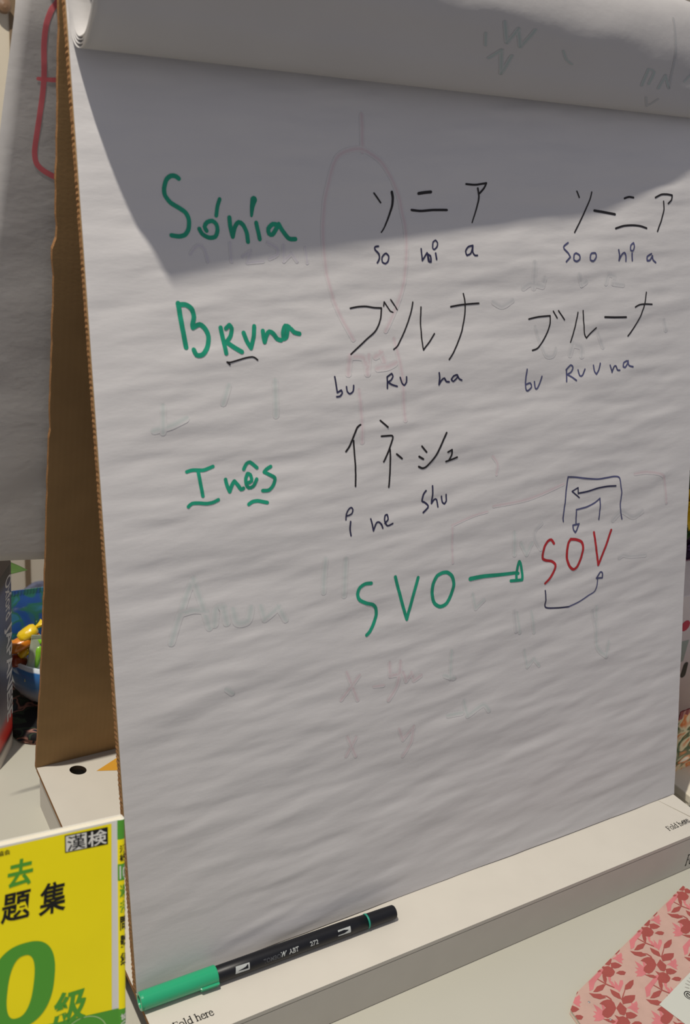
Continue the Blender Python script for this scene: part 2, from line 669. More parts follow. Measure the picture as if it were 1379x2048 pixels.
# the writing sheet
nx, nsr = 260, 330
V, F = [], []
for j in range(nsr + 1):
    s = .8 + (616 - .8) * j / nsr
    for i in range(nx + 1):
        x = XW * i / nx + (.5 * fbm(s * .012, 3.3, 0, 2) if i == nx else 0)
        V.append(SP(x, s))
for j in range(nsr):
    for i in range(nx):
        a = j * (nx + 1) + i
        F.append((a, a + 1, a + nx + 2, a + nx + 1))
sheet = obj('writing_sheet', V, F, 'paper', easel, smooth=True)

STROKES = [
 ('greeting_name','green',[
  (2.63,2.63,[(58.7,517.0),(56.8,518.2),(54.0,518.3),(51.0,516.0),(49.4,511.2),(49.7,507.2),(52.7,503.3),(57.8,500.5),(61.7,498.0),(63.7,494.0),(63.1,488.8),(60.7,485.4),(56.8,484.3),(52.2,484.8)]),
  (2.56,2.56,[(69.9,488.9),(71.4,486.0),(75.5,483.9),(79.7,484.6),(81.5,488.5),(81.0,491.8),(78.5,493.7),(75.1,492.8),(73.3,490.2),(74.4,487.9)]),
  (2.39,2.39,[(83.8,506.3),(82.2,502.1),(81.2,496.8)]),
  (2.69,2.69,[(89.7,495.9),(90.1,490.2),(91.1,484.8),(92.9,490.2),(95.6,493.4),(98.6,491.9),(100.6,487.3),(101.0,481.9)]),
  (2.65,2.65,[(107.5,493.3),(108.2,489.1),(109.1,483.6)]),
  (4.43,1.64,[(106.4,506.9),(105.3,503.2),(104.4,497.3)]),
  (2.78,2.78,[(121.3,492.5),(118.6,492.8),(115.4,490.0),(115.7,486.9),(117.9,486.5),(120.3,489.3),(122.7,492.9),(124.8,489.4),(129.2,484.4),(133.8,484.1)]),
 ]),
 ('name','green',[
  (3.05,3.05,[(53.7,445.7),(54.9,436.5),(56.4,427.2),(57.5,419.8)]),
  (2.92,2.92,[(53.7,444.9),(58.3,444.9),(61.9,442.5),(63.3,437.8),(62.2,433.2),(62.5,431.3),(66.8,433.1),(70.1,430.7),(72.2,426.0),(71.2,419.7),(67.6,415.1),(63.7,414.9),(62.2,418.1)]),
  (2.82,2.82,[(80.4,430.8),(81.8,423.3),(83.1,415.3)]),
  (2.67,2.67,[(83.9,430.3),(86.2,432.3),(87.8,430.2),(86.7,425.5),(83.4,421.7)]),
  (2.85,2.85,[(83.9,422.0),(88.6,418.7),(93.7,415.7)]),
  (2.81,2.81,[(95.6,427.3),(97.6,422.0),(100.1,417.9),(102.2,424.3),(102.9,431.1)]),
  (2.84,2.84,[(108.7,428.1),(109.2,424.0),(109.8,421.2),(111.3,425.6),(113.2,427.6),(115.9,426.3),(118.6,422.9),(121.3,422.0)]),
  (2.8,2.8,[(127.2,430.1),(124.4,430.9),(122.7,426.9),(123.2,422.8),(125.1,423.6),(126.2,428.4),(128.1,429.2),(130.8,426.7),(134.6,425.6)]),
 ]),
 ('underline','black',[
  (1.02,1.02,[(83.3,409.9),(85.5,409.6),(90.0,410.6),(96.3,412.0),(100.8,412.4),(103.0,411.3),(104.1,410.3)]),
  (1.01,1.01,[(83.6,409.9),(85.2,408.2)]),
 ]),
 ('name','green',[
  (2.25,2.25,[(53.7,344.2),(57.7,344.9),(64.2,344.2),(67.8,344.9),(71.2,345.9)]),
  (2.4,2.4,[(61.2,343.1),(62.0,337.2),(62.8,331.7),(63.3,328.1)]),
  (2.27,2.27,[(53.2,322.5),(55.8,324.2),(60.2,324.0),(65.2,323.1),(69.6,323.3),(73.4,324.6)]),
  (2.46,2.46,[(79.2,336.8),(79.8,333.3),(81.5,328.9),(83.2,332.9),(85.1,335.2),(87.3,332.5),(89.4,329.4),(91.0,330.0)]),
  (2.34,2.34,[(94.2,333.2),(96.9,334.3),(96.3,338.2),(94.4,339.1),(93.0,336.1),(93.0,332.6),(94.8,329.9),(97.9,330.7),(100.4,335.0)]),
  (2.33,2.33,[(91.9,342.2),(94.0,345.5),(96.3,346.3),(98.5,344.7),(101.1,342.3)]),
  (2.37,2.37,[(93.9,319.4),(96.7,320.8),(100.5,320.9),(104.4,319.8),(106.9,319.1)]),
  (2.39,2.39,[(110.8,342.1),(107.6,340.6),(106.0,339.0),(109.0,337.3),(112.5,335.2),(113.2,333.7),(111.9,329.9),(108.6,327.0),(104.3,327.1)]),
 ]),
 ('katakana','black',[
  (1.18,1.18,[(192.9,514.1),(195.4,511.4),(198.1,508.4)]),
  (2.04,0.83,[(206.9,515.3),(207.6,511.4),(207.1,506.4),(204.4,499.7),(200.7,492.9),(198.0,489.5)]),
  (1.99,1.99,[(228.6,515.4),(233.5,516.2),(238.8,516.8)]),
  (1.63,1.63,[(222.9,504.6),(230.1,504.2),(239.9,505.1),(251.7,505.5)]),
  (1.4,1.4,[(268.4,523.2),(276.5,523.1),(285.9,524.6),(284.0,521.2),(280.2,517.6)]),
  (1.5,0.9,[(278.6,520.8),(279.4,515.8),(277.8,508.8),(273.2,497.7)]),
 ]),
 ('reading','navy',[
  (1.2,1.2,[(195.3,480.7),(192.8,480.3),(192.5,478.6),(195.8,475.7),(196.2,472.8),(194.6,470.1)]),
  (1.12,1.12,[(201.4,476.2),(203.5,474.5),(202.9,471.2),(200.8,469.6),(198.4,470.7),(198.3,473.7),(200.2,475.8),(201.4,476.2)]),
  (1.16,1.16,[(229.4,479.5),(230.4,471.8),(232.6,474.8),(234.3,477.0),(235.9,472.3)]),
  (1.36,1.36,[(234.2,476.1),(237.0,474.9),(237.5,471.0),(235.5,471.4),(234.8,474.9)]),
  (1.37,1.37,[(241.3,476.7),(242.1,472.8)]),
  (1.07,1.07,[(241.4,485.3),(239.2,484.0),(239.0,480.1),(240.3,479.2),(242.5,481.0),(243.0,483.6),(241.4,485.3)]),
  (1.21,1.21,[(273.3,482.3),(269.3,481.4),(267.0,478.3),(268.2,475.6),(271.6,477.0),(273.3,481.9),(273.3,477.9),(275.1,475.7),(277.4,475.7)]),
 ]),
 ('katakana','black',[
  (1.21,1.21,[(370.5,522.6),(373.5,518.4)]),
  (1.22,1.22,[(385.8,522.6),(384.7,517.2),(380.4,509.5),(369.8,493.3)]),
  (1.81,1.81,[(389.6,509.6),(400.4,508.7),(411.1,507.6)]),
  (1.5,1.5,[(420.8,519.6),(425.3,520.8),(430.2,520.5)]),
  (1.52,1.52,[(411.6,497.1),(420.1,499.2),(429.9,499.9),(438.4,499.5),(445.3,498.1)]),
  (1.45,1.45,[(453.7,521.4),(460.1,523.9),(466.7,524.3),(472.2,523.8),(471.8,520.4),(468.6,517.5)]),
  (1.33,1.33,[(463.0,518.9),(464.1,513.2),(461.9,505.2),(457.4,496.0)]),
 ]),
 ('reading','blue',[
  (1.33,1.33,[(363.1,485.7),(359.1,483.3),(358.9,481.4),(363.1,478.2),(365.1,475.4),(361.1,472.0)]),
  (1.34,1.34,[(370.9,478.3),(374.2,476.9),(374.7,474.0),(371.8,472.3),(368.7,473.5),(369.0,477.3),(370.9,478.3)]),
  (1.36,1.36,[(386.8,478.4),(390.8,478.5),(391.6,475.6),(389.0,472.7),(385.6,473.6),(385.5,477.0),(386.8,478.4)]),
  (1.4,1.4,[(415.3,481.2),(416.7,476.8),(416.4,473.4),(419.0,477.8),(421.7,479.3),(423.7,476.9),(424.1,473.0)]),
  (1.42,1.42,[(430.2,478.9),(431.2,473.5)]),
  (1.3,1.3,[(431.2,486.8),(428.1,484.8),(428.0,481.4),(430.8,480.7),(432.1,483.9),(431.2,486.8)]),
  (1.45,1.45,[(451.8,478.7),(447.5,476.6),(447.7,473.6),(450.6,473.7),(453.3,477.2),(454.2,474.2),(457.3,472.2)]),
 ]),
 ('katakana','black',[
  (1.13,1.13,[(173.2,441.0),(179.3,441.9),(185.4,442.0),(191.5,441.1),(197.5,440.8),(196.6,434.3),(194.4,429.2),(191.2,425.0),(184.9,420.5),(178.7,415.9),(172.3,411.2)]),
  (0.95,0.95,[(199.3,442.0),(199.7,444.8),(201.9,442.0),(204.5,438.7),(206.6,437.8)]),
  (0.95,0.95,[(204.9,446.2),(207.7,442.8),(210.1,439.4)]),
  (1.07,1.07,[(222.9,444.3),(222.0,439.9),(218.7,431.3),(213.2,420.9),(209.4,415.3),(206.2,413.2)]),
  (1.09,1.09,[(229.6,440.9),(229.2,432.8),(229.5,422.2),(230.7,411.9),(233.8,414.9),(237.2,418.4),(240.5,422.7)]),
  (1.22,1.22,[(254.6,440.8),(265.4,442.1),(279.3,442.8)]),
  (1.12,1.12,[(265.6,449.6),(267.1,442.8),(267.1,435.6),(264.9,425.7),(260.8,416.7),(256.3,409.6),(252.3,404.5)]),
 ]),
 ('reading','navy',[
  (1.21,1.21,[(159.6,397.1),(160.3,391.0),(160.8,386.7),(163.9,388.1),(164.6,386.3),(162.8,384.2),(160.3,384.0)]),
  (1.12,1.12,[(168.0,390.2),(168.4,387.1),(170.4,385.3),(173.0,386.9),(173.6,390.7)]),
  (1.16,1.16,[(200.1,395.0),(200.2,391.5),(200.3,387.3)]),
  (1.16,1.16,[(200.1,395.0),(203.8,397.1),(204.9,395.2),(203.2,392.7),(200.6,391.5),(204.2,389.5),(208.3,388.2)]),
  (1.18,1.18,[(210.7,394.1),(212.3,390.0),(214.1,388.5),(215.9,390.7),(215.9,394.2)]),
  (1.32,1.32,[(243.5,395.6),(244.1,391.9),(243.7,387.4),(246.0,390.5),(248.3,391.7),(250.0,389.3),(252.6,388.9)]),
  (1.24,1.24,[(259.1,393.5),(256.3,392.7),(254.5,390.5),(256.3,389.0),(259.7,391.6),(259.7,393.4),(261.4,390.6),(263.8,389.5)]),
 ]),
 ('katakana','black',[
  (1.22,1.22,[(325.8,430.8),(334.8,432.2),(346.3,432.8),(346.4,426.6),(344.0,419.9),(339.1,413.4),(334.1,409.2),(329.3,408.0)]),
  (1.11,1.11,[(349.4,436.1),(353.4,431.0)]),
  (1.12,1.12,[(354.6,436.4),(360.9,429.6)]),
  (1.14,1.14,[(374.7,434.8),(372.6,425.9),(370.2,418.2),(368.0,412.6)]),
  (1.16,1.16,[(380.0,436.0),(380.9,426.7),(382.2,418.8),(384.4,415.3),(389.0,419.1),(394.1,422.7)]),
  (1.54,1.54,[(402.7,430.7),(413.4,430.3),(425.9,430.2)]),
  (1.22,1.22,[(435.5,437.8),(440.1,439.5),(445.9,440.0),(454.4,439.7)]),
  (1.21,1.21,[(448.0,449.1),(445.9,439.5),(441.3,429.4),(435.2,421.4),(429.0,415.5)]),
 ]),
 ('reading','blue',[
  (1.22,1.22,[(324.2,394.3),(323.4,387.1),(323.9,379.9),(325.8,378.3),(329.6,381.0),(328.2,384.0),(324.5,383.2)]),
  (1.23,1.23,[(332.3,384.7),(333.4,379.8),(335.3,379.5),(337.8,383.5),(339.4,388.3)]),
  (1.26,1.26,[(364.1,392.0),(364.5,387.0),(364.3,383.2)]),
  (1.26,1.26,[(363.7,392.0),(368.2,395.5),(370.7,393.6),(369.1,390.2),(365.1,388.5),(369.9,386.2),(374.2,383.5)]),
  (1.28,1.28,[(376.1,391.4),(377.9,386.8),(380.6,387.2),(383.2,391.6)]),
  (1.3,1.3,[(392.0,394.2),(393.1,389.6),(395.0,387.3),(397.7,390.4),(399.3,395.4)]),
  (1.32,1.32,[(410.1,393.4),(411.7,389.7),(412.2,387.9),(414.4,392.2),(416.5,392.6),(418.1,389.4),(420.7,389.1)]),
  (1.34,1.34,[(428.5,396.1),(425.0,394.7),(424.4,391.7),(426.6,391.1),(429.3,394.0),(429.9,396.1),(430.8,392.4),(435.3,391.2)]),
 ]),
 ('katakana','black',[
  (1.33,1.33,[(178.4,364.1),(175.7,362.5),(172.7,356.6),(170.0,350.6),(166.9,346.9)]),
  (1.25,1.25,[(172.9,353.7),(173.5,343.2),(173.7,331.5),(173.2,322.8)]),
  (1.27,1.27,[(194.3,365.8),(200.1,360.9)]),
  (1.28,1.28,[(195.0,355.0),(199.4,354.9),(203.7,354.7),(204.2,352.7),(200.9,345.2),(196.5,337.3)]),
  (1.29,1.29,[(201.7,345.6),(201.8,336.0),(201.3,326.9),(200.3,319.2)]),
  (1.3,1.3,[(207.0,341.7),(211.6,338.1)]),
  (1.33,1.33,[(228.3,345.3),(232.4,340.8)]),
  (1.43,1.43,[(226.0,338.2),(229.7,336.0)]),
  (1.44,1.44,[(225.9,331.0),(229.3,329.5),(233.2,330.7),(240.1,337.1),(245.8,346.0),(249.9,353.1)]),
  (1.36,1.36,[(251.0,339.1),(254.5,340.5),(254.5,336.8),(252.1,332.7)]),
  (1.36,1.36,[(249.8,332.3),(255.1,333.4),(259.5,334.6)]),
 ]),
 ('reading','navy',[
  (1.07,1.07,[(165.2,300.4),(165.6,304.4),(167.4,307.4),(169.5,308.5),(170.8,307.0),(170.1,304.3),(167.8,303.3),(165.5,303.1)]),
  (1.26,1.26,[(168.8,298.8),(168.3,294.1),(169.0,289.0)]),
  (1.19,1.19,[(185.1,298.6),(186.1,294.6),(187.0,290.0),(189.3,295.1),(191.4,295.7),(193.6,293.6),(194.6,290.9)]),
  (1.2,1.2,[(196.3,294.2),(199.0,296.7),(198.5,300.0),(196.9,299.7),(196.1,296.1),(198.4,292.1),(202.8,293.2)]),
  (1.34,1.34,[(231.4,313.3),(229.1,310.9),(228.0,306.3),(230.2,305.1),(232.8,302.9),(233.0,301.0),(228.7,297.9)]),
  (1.25,1.25,[(237.1,316.2),(237.1,310.1),(236.2,303.5),(238.8,306.1),(240.8,305.8),(241.6,300.5)]),
  (1.26,1.26,[(245.1,307.7),(245.7,303.4),(247.4,302.0),(249.2,303.9),(249.2,308.5)]),
 ]),
 ('word_order','green',[
  (2.56,2.56,[(184.6,252.8),(179.5,253.1),(175.0,250.9),(173.4,246.7),(174.8,242.4),(180.4,239.0),(185.5,237.1),(188.3,234.1),(188.8,228.9),(186.4,223.3),(182.8,217.8),(180.1,215.8)]),
  (2.54,2.54,[(204.7,254.2),(208.2,241.9),(211.7,230.1),(214.2,221.3),(217.6,230.1),(220.7,239.9),(224.5,250.6)]),
  (2.74,2.74,[(245.9,250.9),(240.9,249.1),(237.4,243.4),(236.9,236.2),(239.0,229.0),(243.9,225.5),(249.6,226.7),(254.0,232.3),(256.5,240.3),(254.6,246.9),(250.2,250.5),(245.9,250.9)]),
 ]),
 ('arrow','green',[
  (3.34,2.39,[(271.8,242.1),(284.2,242.1),(298.8,240.9),(315.0,239.9),(318.5,239.0)]),
  (2.43,2.43,[(310.7,234.4),(316.5,233.8),(322.0,233.4),(322.3,238.6),(320.4,246.6),(319.0,248.4),(317.7,244.8),(316.7,239.5),(316.2,234.1)]),
 ]),
 ('word_order','red',[
  (2.13,2.13,[(354.1,257.7),(351.1,261.2),(347.7,260.5),(344.4,256.4),(342.9,251.4),(343.2,247.1),(346.6,245.1),(352.5,243.5),(356.1,240.3),(355.2,235.8),(350.9,230.3),(346.1,226.6)]),
  (2.29,2.29,[(371.9,258.7),(378.0,257.5),(383.7,254.8),(385.4,249.9),(383.6,241.6),(379.7,235.2),(375.7,233.4),(371.6,236.4),(368.4,243.1),(368.0,250.1),(369.5,256.0),(371.9,258.7)]),
  (2.17,2.17,[(397.5,260.7),(399.8,249.5),(403.4,232.8),(407.5,240.5),(412.4,250.1),(417.0,260.1)]),
 ]),
 ('arrow','blue',[
  (1.25,1.25,[(364.0,273.9),(363.4,278.9),(365.0,292.3),(366.6,303.4),(367.4,309.1),(375.4,308.1),(387.5,305.8),(399.8,304.0),(410.1,304.1),(418.5,304.2),(423.8,302.7),(425.7,295.5),(427.1,289.9),(426.4,279.8),(427.3,273.4),(429.1,267.7)]),
  (1.23,1.23,[(402.9,270.6),(403.3,280.2),(403.0,288.0),(397.4,285.1),(388.3,282.8),(377.2,281.9),(377.4,276.4),(377.8,270.3)]),
  (1.4,1.4,[(374.6,269.5),(381.1,269.8),(378.8,265.5),(376.8,263.5),(375.0,266.0),(374.6,269.5)]),
  (1.08,1.08,[(403.0,221.4),(402.6,216.6),(400.2,211.0),(393.0,208.6),(382.8,205.2),(371.6,203.1)]),
  (1.36,1.36,[(401.4,222.0),(408.2,221.3),(408.1,225.3),(405.9,226.5),(401.4,222.0)]),
 ]),
 ('arrow','navy',[
  (1.33,1.33,[(419.9,296.4),(410.4,297.0),(400.1,296.7),(388.9,295.3),(378.8,294.9)]),
  (1.12,1.12,[(378.6,299.4),(372.2,297.1),(379.9,291.3)]),
  (1.13,1.13,[(378.6,299.4),(378.6,294.5)]),
  (1.21,1.21,[(346.2,220.7),(346.7,213.2),(347.3,206.7),(359.5,204.2),(371.6,203.1)]),
 ]),
 ('ghost','gred',[
  (4.08,4.08,[(185.5,561.7),(185.1,539.9)]),
  (3.71,3.71,[(174.5,420.9),(167.0,433.3),(160.9,446.5),(155.7,464.9),(153.8,486.1),(155.7,507.1),(160.5,524.0),(165.8,534.6),(173.5,539.2),(185.1,540.9),(198.0,534.3),(207.2,523.0),(213.7,509.2),(217.6,487.3),(215.9,459.4),(210.1,442.5),(200.2,425.8)]),
  (4.99,4.99,[(170.0,398.6),(171.6,409.8),(182.2,408.3),(184.7,397.9),(186.3,409.2)]),
  (5.06,5.06,[(191.7,409.0),(195.8,411.1),(198.5,404.2),(192.9,401.0),(201.2,401.7),(206.8,403.8)]),
  (3.71,3.71,[(177.7,386.9),(179.4,369.6),(179.7,352.2)]),
  (3.8,3.8,[(207.0,419.9),(212.3,396.6),(214.7,364.7)]),
 ]),
 ('ghost','gred',[
  (3.39,3.39,[(163.4,191.2),(171.7,169.3)]),
  (3.34,3.34,[(173.2,187.1),(158.6,172.3)]),
  (2.88,2.88,[(185.4,176.4),(193.3,175.7)]),
  (3.79,3.79,[(199.3,190.8),(199.2,181.6),(207.3,181.9),(208.6,189.9),(204.9,172.2),(197.8,163.5)]),
  (3.54,3.54,[(210.8,181.2),(213.1,174.5),(217.9,179.7),(220.2,173.4),(226.2,175.9)]),
  (3.14,3.14,[(163.3,142.9),(169.6,126.9)]),
  (3.12,3.12,[(170.0,141.2),(161.8,128.9)]),
  (3.29,3.29,[(206.7,138.5),(210.2,129.2),(219.8,137.4),(217.3,125.3),(210.0,116.5)]),
  (2.39,2.39,[(254.5,285.4),(254.9,257.2)]),
  (2.41,2.41,[(254.5,285.4),(274.1,290.0),(286.6,291.5)]),
 ]),
 ('ghost','ggreen',[
  (5.16,5.16,[(37.4,237.1),(42.8,250.7),(49.4,266.3),(54.5,275.6),(58.3,261.5),(63.2,242.4)]),
  (4.59,4.59,[(45.3,254.7),(53.4,255.6),(61.4,253.6)]),
  (5.64,5.64,[(66.8,244.0),(68.5,254.0),(73.3,254.4),(75.2,243.7)]),
  (5.78,5.78,[(80.4,250.8),(82.4,242.4),(89.7,242.2),(92.5,249.9)]),
  (4.93,4.93,[(100.0,249.8),(102.1,241.2),(112.5,247.6),(117.2,238.4)]),
  (4.42,4.42,[(148.6,275.1),(146.6,252.6)]),
  (4.51,4.51,[(164.7,272.8),(162.7,247.5)]),
  (4.89,4.89,[(34.5,371.2),(45.5,373.5),(54.5,377.0)]),
  (4.29,4.29,[(40.8,385.2),(39.8,369.8)]),
  (4.47,4.47,[(83.8,395.1),(79.8,384.8)]),
  (4.69,4.69,[(115.9,396.6),(115.6,374.8)]),
  (4.19,4.19,[(72.9,198.5),(76.5,195.3)]),
 ]),
 ('ghost','gblue',[
  (2.37,2.37,[(63.3,474.5),(67.7,479.1),(71.8,477.7),(73.9,470.1)]),
  (2.43,2.43,[(89.0,481.0),(89.3,470.2)]),
  (2.46,2.46,[(97.3,473.4),(102.7,476.5),(99.8,469.5),(110.5,470.4)]),
  (2.52,2.52,[(114.5,481.4),(120.8,478.3),(120.6,474.4),(115.1,472.0)]),
  (2.55,2.55,[(125.4,480.0),(125.0,470.5),(130.7,475.3),(134.3,470.5)]),
  (2.59,2.59,[(140.7,478.6),(141.8,469.8)]),
 ]),
 ('ghost','ggrey',[
  (4.86,4.86,[(330.1,470.8),(330.4,453.3)]),
  (4.9,4.9,[(320.8,453.3),(327.6,456.4),(338.8,454.3),(340.1,459.5)]),
  (4.41,4.41,[(374.5,462.6),(377.7,455.2),(382.1,457.3)]),
  (4.2,4.2,[(403.2,456.2),(406.0,462.7),(412.2,461.6),(410.9,456.1),(421.8,455.0)]),
  (3.01,3.01,[(332.4,425.0),(336.9,414.3),(342.8,403.4),(350.0,403.1),(352.8,408.4)]),
  (5.19,5.19,[(367.5,403.5),(370.3,411.1),(379.3,408.6),(379.5,402.0)]),
  (3.89,3.89,[(397.1,417.9),(402.1,407.8)]),
  (4.52,4.52,[(470.4,426.2),(472.5,419.2)]),
  (4.11,4.11,[(292.7,443.4),(300.7,440.2),(310.1,444.2)]),
 ]),
 ('ghost','ggreen',[
  (3.68,3.68,[(254.4,189.0),(253.1,168.1)]),
  (4.31,4.31,[(248.1,171.3),(256.8,167.3)]),
  (4.38,4.38,[(251.8,138.4),(264.4,137.6)]),
  (4.46,4.46,[(267.0,145.7),(269.6,134.2),(285.1,139.4),(290.4,133.7)]),
  (3.57,3.57,[(317.6,207.1),(320.5,191.3)]),
  (3.63,3.63,[(332.5,205.6),(335.6,188.5)]),
  (4.29,4.29,[(403.1,196.6),(404.3,164.0),(415.5,152.5),(418.1,163.7)]),
  (3.32,3.32,[(326.2,174.8),(329.3,160.8),(336.1,166.2),(341.8,159.4)]),
  (4.43,4.43,[(313.9,271.6),(314.2,254.7)]),
  (3.85,3.85,[(320.7,262.3),(326.2,253.0),(331.4,260.8)]),
  (3.71,3.71,[(274.3,229.4),(276.9,218.5),(284.5,223.5)]),
 ]),
 ('ghost','gred',[
  (3.08,3.08,[(292.8,295.0),(327.9,296.5),(363.0,304.0)]),
  (3.53,3.53,[(442.1,304.1),(457.2,303.8),(476.3,298.2),(481.2,275.4)]),
  (2.95,2.95,[(292.4,332.1),(296.6,326.3),(295.3,318.8)]),
 ]),
 ('ghost','ggrey',[
  (3.86,3.86,[(427.1,235.3),(432.0,237.1),(438.8,234.9),(457.6,233.4)]),
  (4.19,4.19,[(315.0,208.9),(316.6,193.4)]),
  (4.55,4.55,[(399.4,194.1),(403.2,178.5)]),
  (4.6,4.6,[(419.1,268.1),(428.6,274.2),(442.2,267.7),(452.1,271.4)]),
  (3.12,3.12,[(340.4,254.9),(335.1,262.6),(334.2,269.6),(341.4,275.6)]),
 ]),
]
NAMES = dict(greeting_name='name_lettering', name='name_lettering', katakana='katakana_lettering', reading='reading_lettering', underline='pen_underline', word_order='word_order_lettering', arrow='arrow_lettering', ghost='show_through_lettering')
LAB = dict(green='green felt pen writing', black='black pen writing', navy='dark navy pen writing', blue='blue-grey pen writing', red='red pen writing', gred='faint red marks showing through', ggreen='faint green marks showing through', gblue='faint violet marks showing through', ggrey='faint grey marks showing through')
def clusters(st, gap):
    """strokes that touch or nearly touch make one character or syllable"""
    left, out = list(st), []
    while left:
        cur, grew = [left.pop(0)], True
        while grew:
            grew = False
            for s_ in list(left):
                if any(math.dist(a, b) < gap for c_ in cur for a in spline(c_[2], 2) for b in spline(s_[2], 2)):
                    cur.append(s_)
                    left.remove(s_)
                    grew = True
        out.append(cur)
    return out


for nm, c, st in [(nm, c, k) for nm, c, st in STROKES for k in clusters(st, 3.2 if nm == 'ghost' else 6.5)]:
    gh = nm == 'ghost'
    o = strokes_mesh(NAMES[nm], c, st, (lambda q: SP(q[0], q[1], .13)) if gh else (lambda q: SP(q[0], q[1], .22)), sheet, gh)
    o['label'] = LAB[c]

# the turned-up sheets: a loose roll below the ridge, wide at the left and tight at the right
PL = [(.9, 640), (1.1, 606), (1.6, 592), (6.5, 583.4), (15.5, 578.8), (24.5, 579.3), (32.5, 583.4), (40.4, 590.0), (46, 597.5), (52.5, 605), (59, 613), (64, 625), (64, 641), (55, 656), (36, 668), (14, 672), (-6, 668), (-22, 656)]
PR = [(.9, 640), (1.0, 606), (1.0, 593), (3.0, 585), (6.5, 581.6), (10, 582.2), (13.5, 586), (15.2, 591), (16.5, 597.5), (17.8, 605), (19, 613), (20, 625), (19, 641), (15, 655), (7, 663), (-2, 665), (-10, 661), (-22, 651)]


def wmix(u):
    return min(1, .62 * u + .5 * u ** 6)


def roll_prof(u, k):
    """profile of the k-th turned-up sheet at fraction u of the width (k = 0 outermost)"""
    w = wmix(u)
    P = []
    for i, (a, b) in enumerate(zip(PL, PR)):
        n, s = a[0] + (b[0] - a[0]) * w, a[1] + (b[1] - a[1]) * w
        P.append([n, s])
    g_ = k * (2.1 - 1.2 * w)
    Q = []
    for i, (n, s) in enumerate(P):
        a, b = P[max(i - 1, 0)], P[min(i + 1, len(P) - 1)]
        t = Vector((b[0] - a[0], b[1] - a[1])).normalized()
        gg = g_ * min(1, max(0, (i - 1) / 3)) if i < 4 else g_
        Q.append((n - t.y * gg, s + t.x * gg))
    return Q


ROWS = []


def flip_sheet(name, k, hang):
    nxx = 56
    rows = []
    for i in range(nxx + 1):
        u = i / nxx
        p = spline(roll_prof(u, k), 3.0) if False else None
        Q = roll_prof(u, k)
        pts = []
        for j in range(len(Q) - 1):
            p0, p1, p2, p3 = Q[max(j - 1, 0)], Q[j], Q[j + 1], Q[min(j + 2, len(Q) - 1)]
            for q in range(5):
                t = q / 5
                pts.append(tuple((2 * t**3 - 3 * t * t + 1) * p1[a] + (t**3 - 2 * t * t + t) * (p2[a] - p0[a]) * .5 + (-2 * t**3 + 3 * t * t) * p2[a] + (t**3 - t * t) * (p3[a] - p1[a]) * .5 for a in (0, 1)))
        pts.append(Q[-1])
        x0 = .8 + .5 * k + (XW - 1.5) * u
        row = []
        for j, (n, s) in enumerate(pts):
            f_ = j / (len(pts) - 1)
            crumple = .9 * fbm(x0 * .012, f_ * 5, 2.2 + k, 2) * max(0, min(1, (f_ - .32) * 4)) + .35 * fbm(x0 * .03, f_ * 16, 4.4, 2) * max(0, min(1, (f_ - .3) * 4))
            row.append(Vector((x0 - 13 * max(0, f_ - .6) / .4, 0, 0)) + ES * s + NS * (n + crumple))
        if hang:
            a = row[-1]
            end_z = 214.5 - .13 * (u * XW) * 0
            nh = 60
            for j in range(1, nh + 1):
                t = j / nh
                z0, y0 = a.z, a.y
                # the free part falls behind the back board, turned a few degrees
                z1 = 221.5 - .125 * (x0 + 28) * .9
                yy = y0 + (172 + (640 - z1) * .1412 - y0) * (t ** .8)
                zz = z0 + (z1 - z0) * t
                if zz < 640:
                    yy = yy * max(0, 1 - t * 8) + (172 + (640 - zz) * .1412) * min(1, t * 8)
                wv = 1.1 * fbm(x0 * .008, zz * .012, 6, 2) + .5 * fbm(x0 * .02, zz * .05, 8, 2)
                row.append(Vector((a.x - .128 * (z0 - zz), yy + wv * min(1, t * 6), zz)))
        rows.append(row)
    m_ = len(rows[0])
    V = [v for r in rows for v in r]
    F = []
    for i in range(nxx):
        for j in range(m_ - 1):
            a = i * m_ + j
            F.append((a, a + 1, a + m_ + 1, a + m_))
    o = obj(name, V, F, 'flip', easel, smooth=True)
    if hang:
        ROWS.extend(rows)
    so = o.modifiers.new('thickness', 'SOLIDIFY')
    so.thickness = .00028
    so.offset = 0
    return o


outer = flip_sheet('turned_over_sheet', 0, True)
for k in (1, 2, 3):
    flip_sheet('turned_over_sheet', k, False)


def on_roll(q):
    """q: millimetres along the width, step along the outer sheet's profile; a little above the paper"""
    i, j = q[0] / (XW - 3.5) * 56, max(0, min(q[1] * .2, len(ROWS[0]) - 2))
    i = max(0, min(i, 55.99))
    a, b = int(i), int(j)
    fa, fb = i - a, j - b
    p = (ROWS[a][b] * (1 - fa) + ROWS[a + 1][b] * fa) * (1 - fb) + (ROWS[a][b + 1] * (1 - fa) + ROWS[a + 1][b + 1] * fa) * fb
    n = (ROWS[a + 1][b] - ROWS[a][b]).cross(ROWS[a][b + 1] - ROWS[a][b]).normalized()
    return p + n * (.3 if n.y < 0 else -.3)


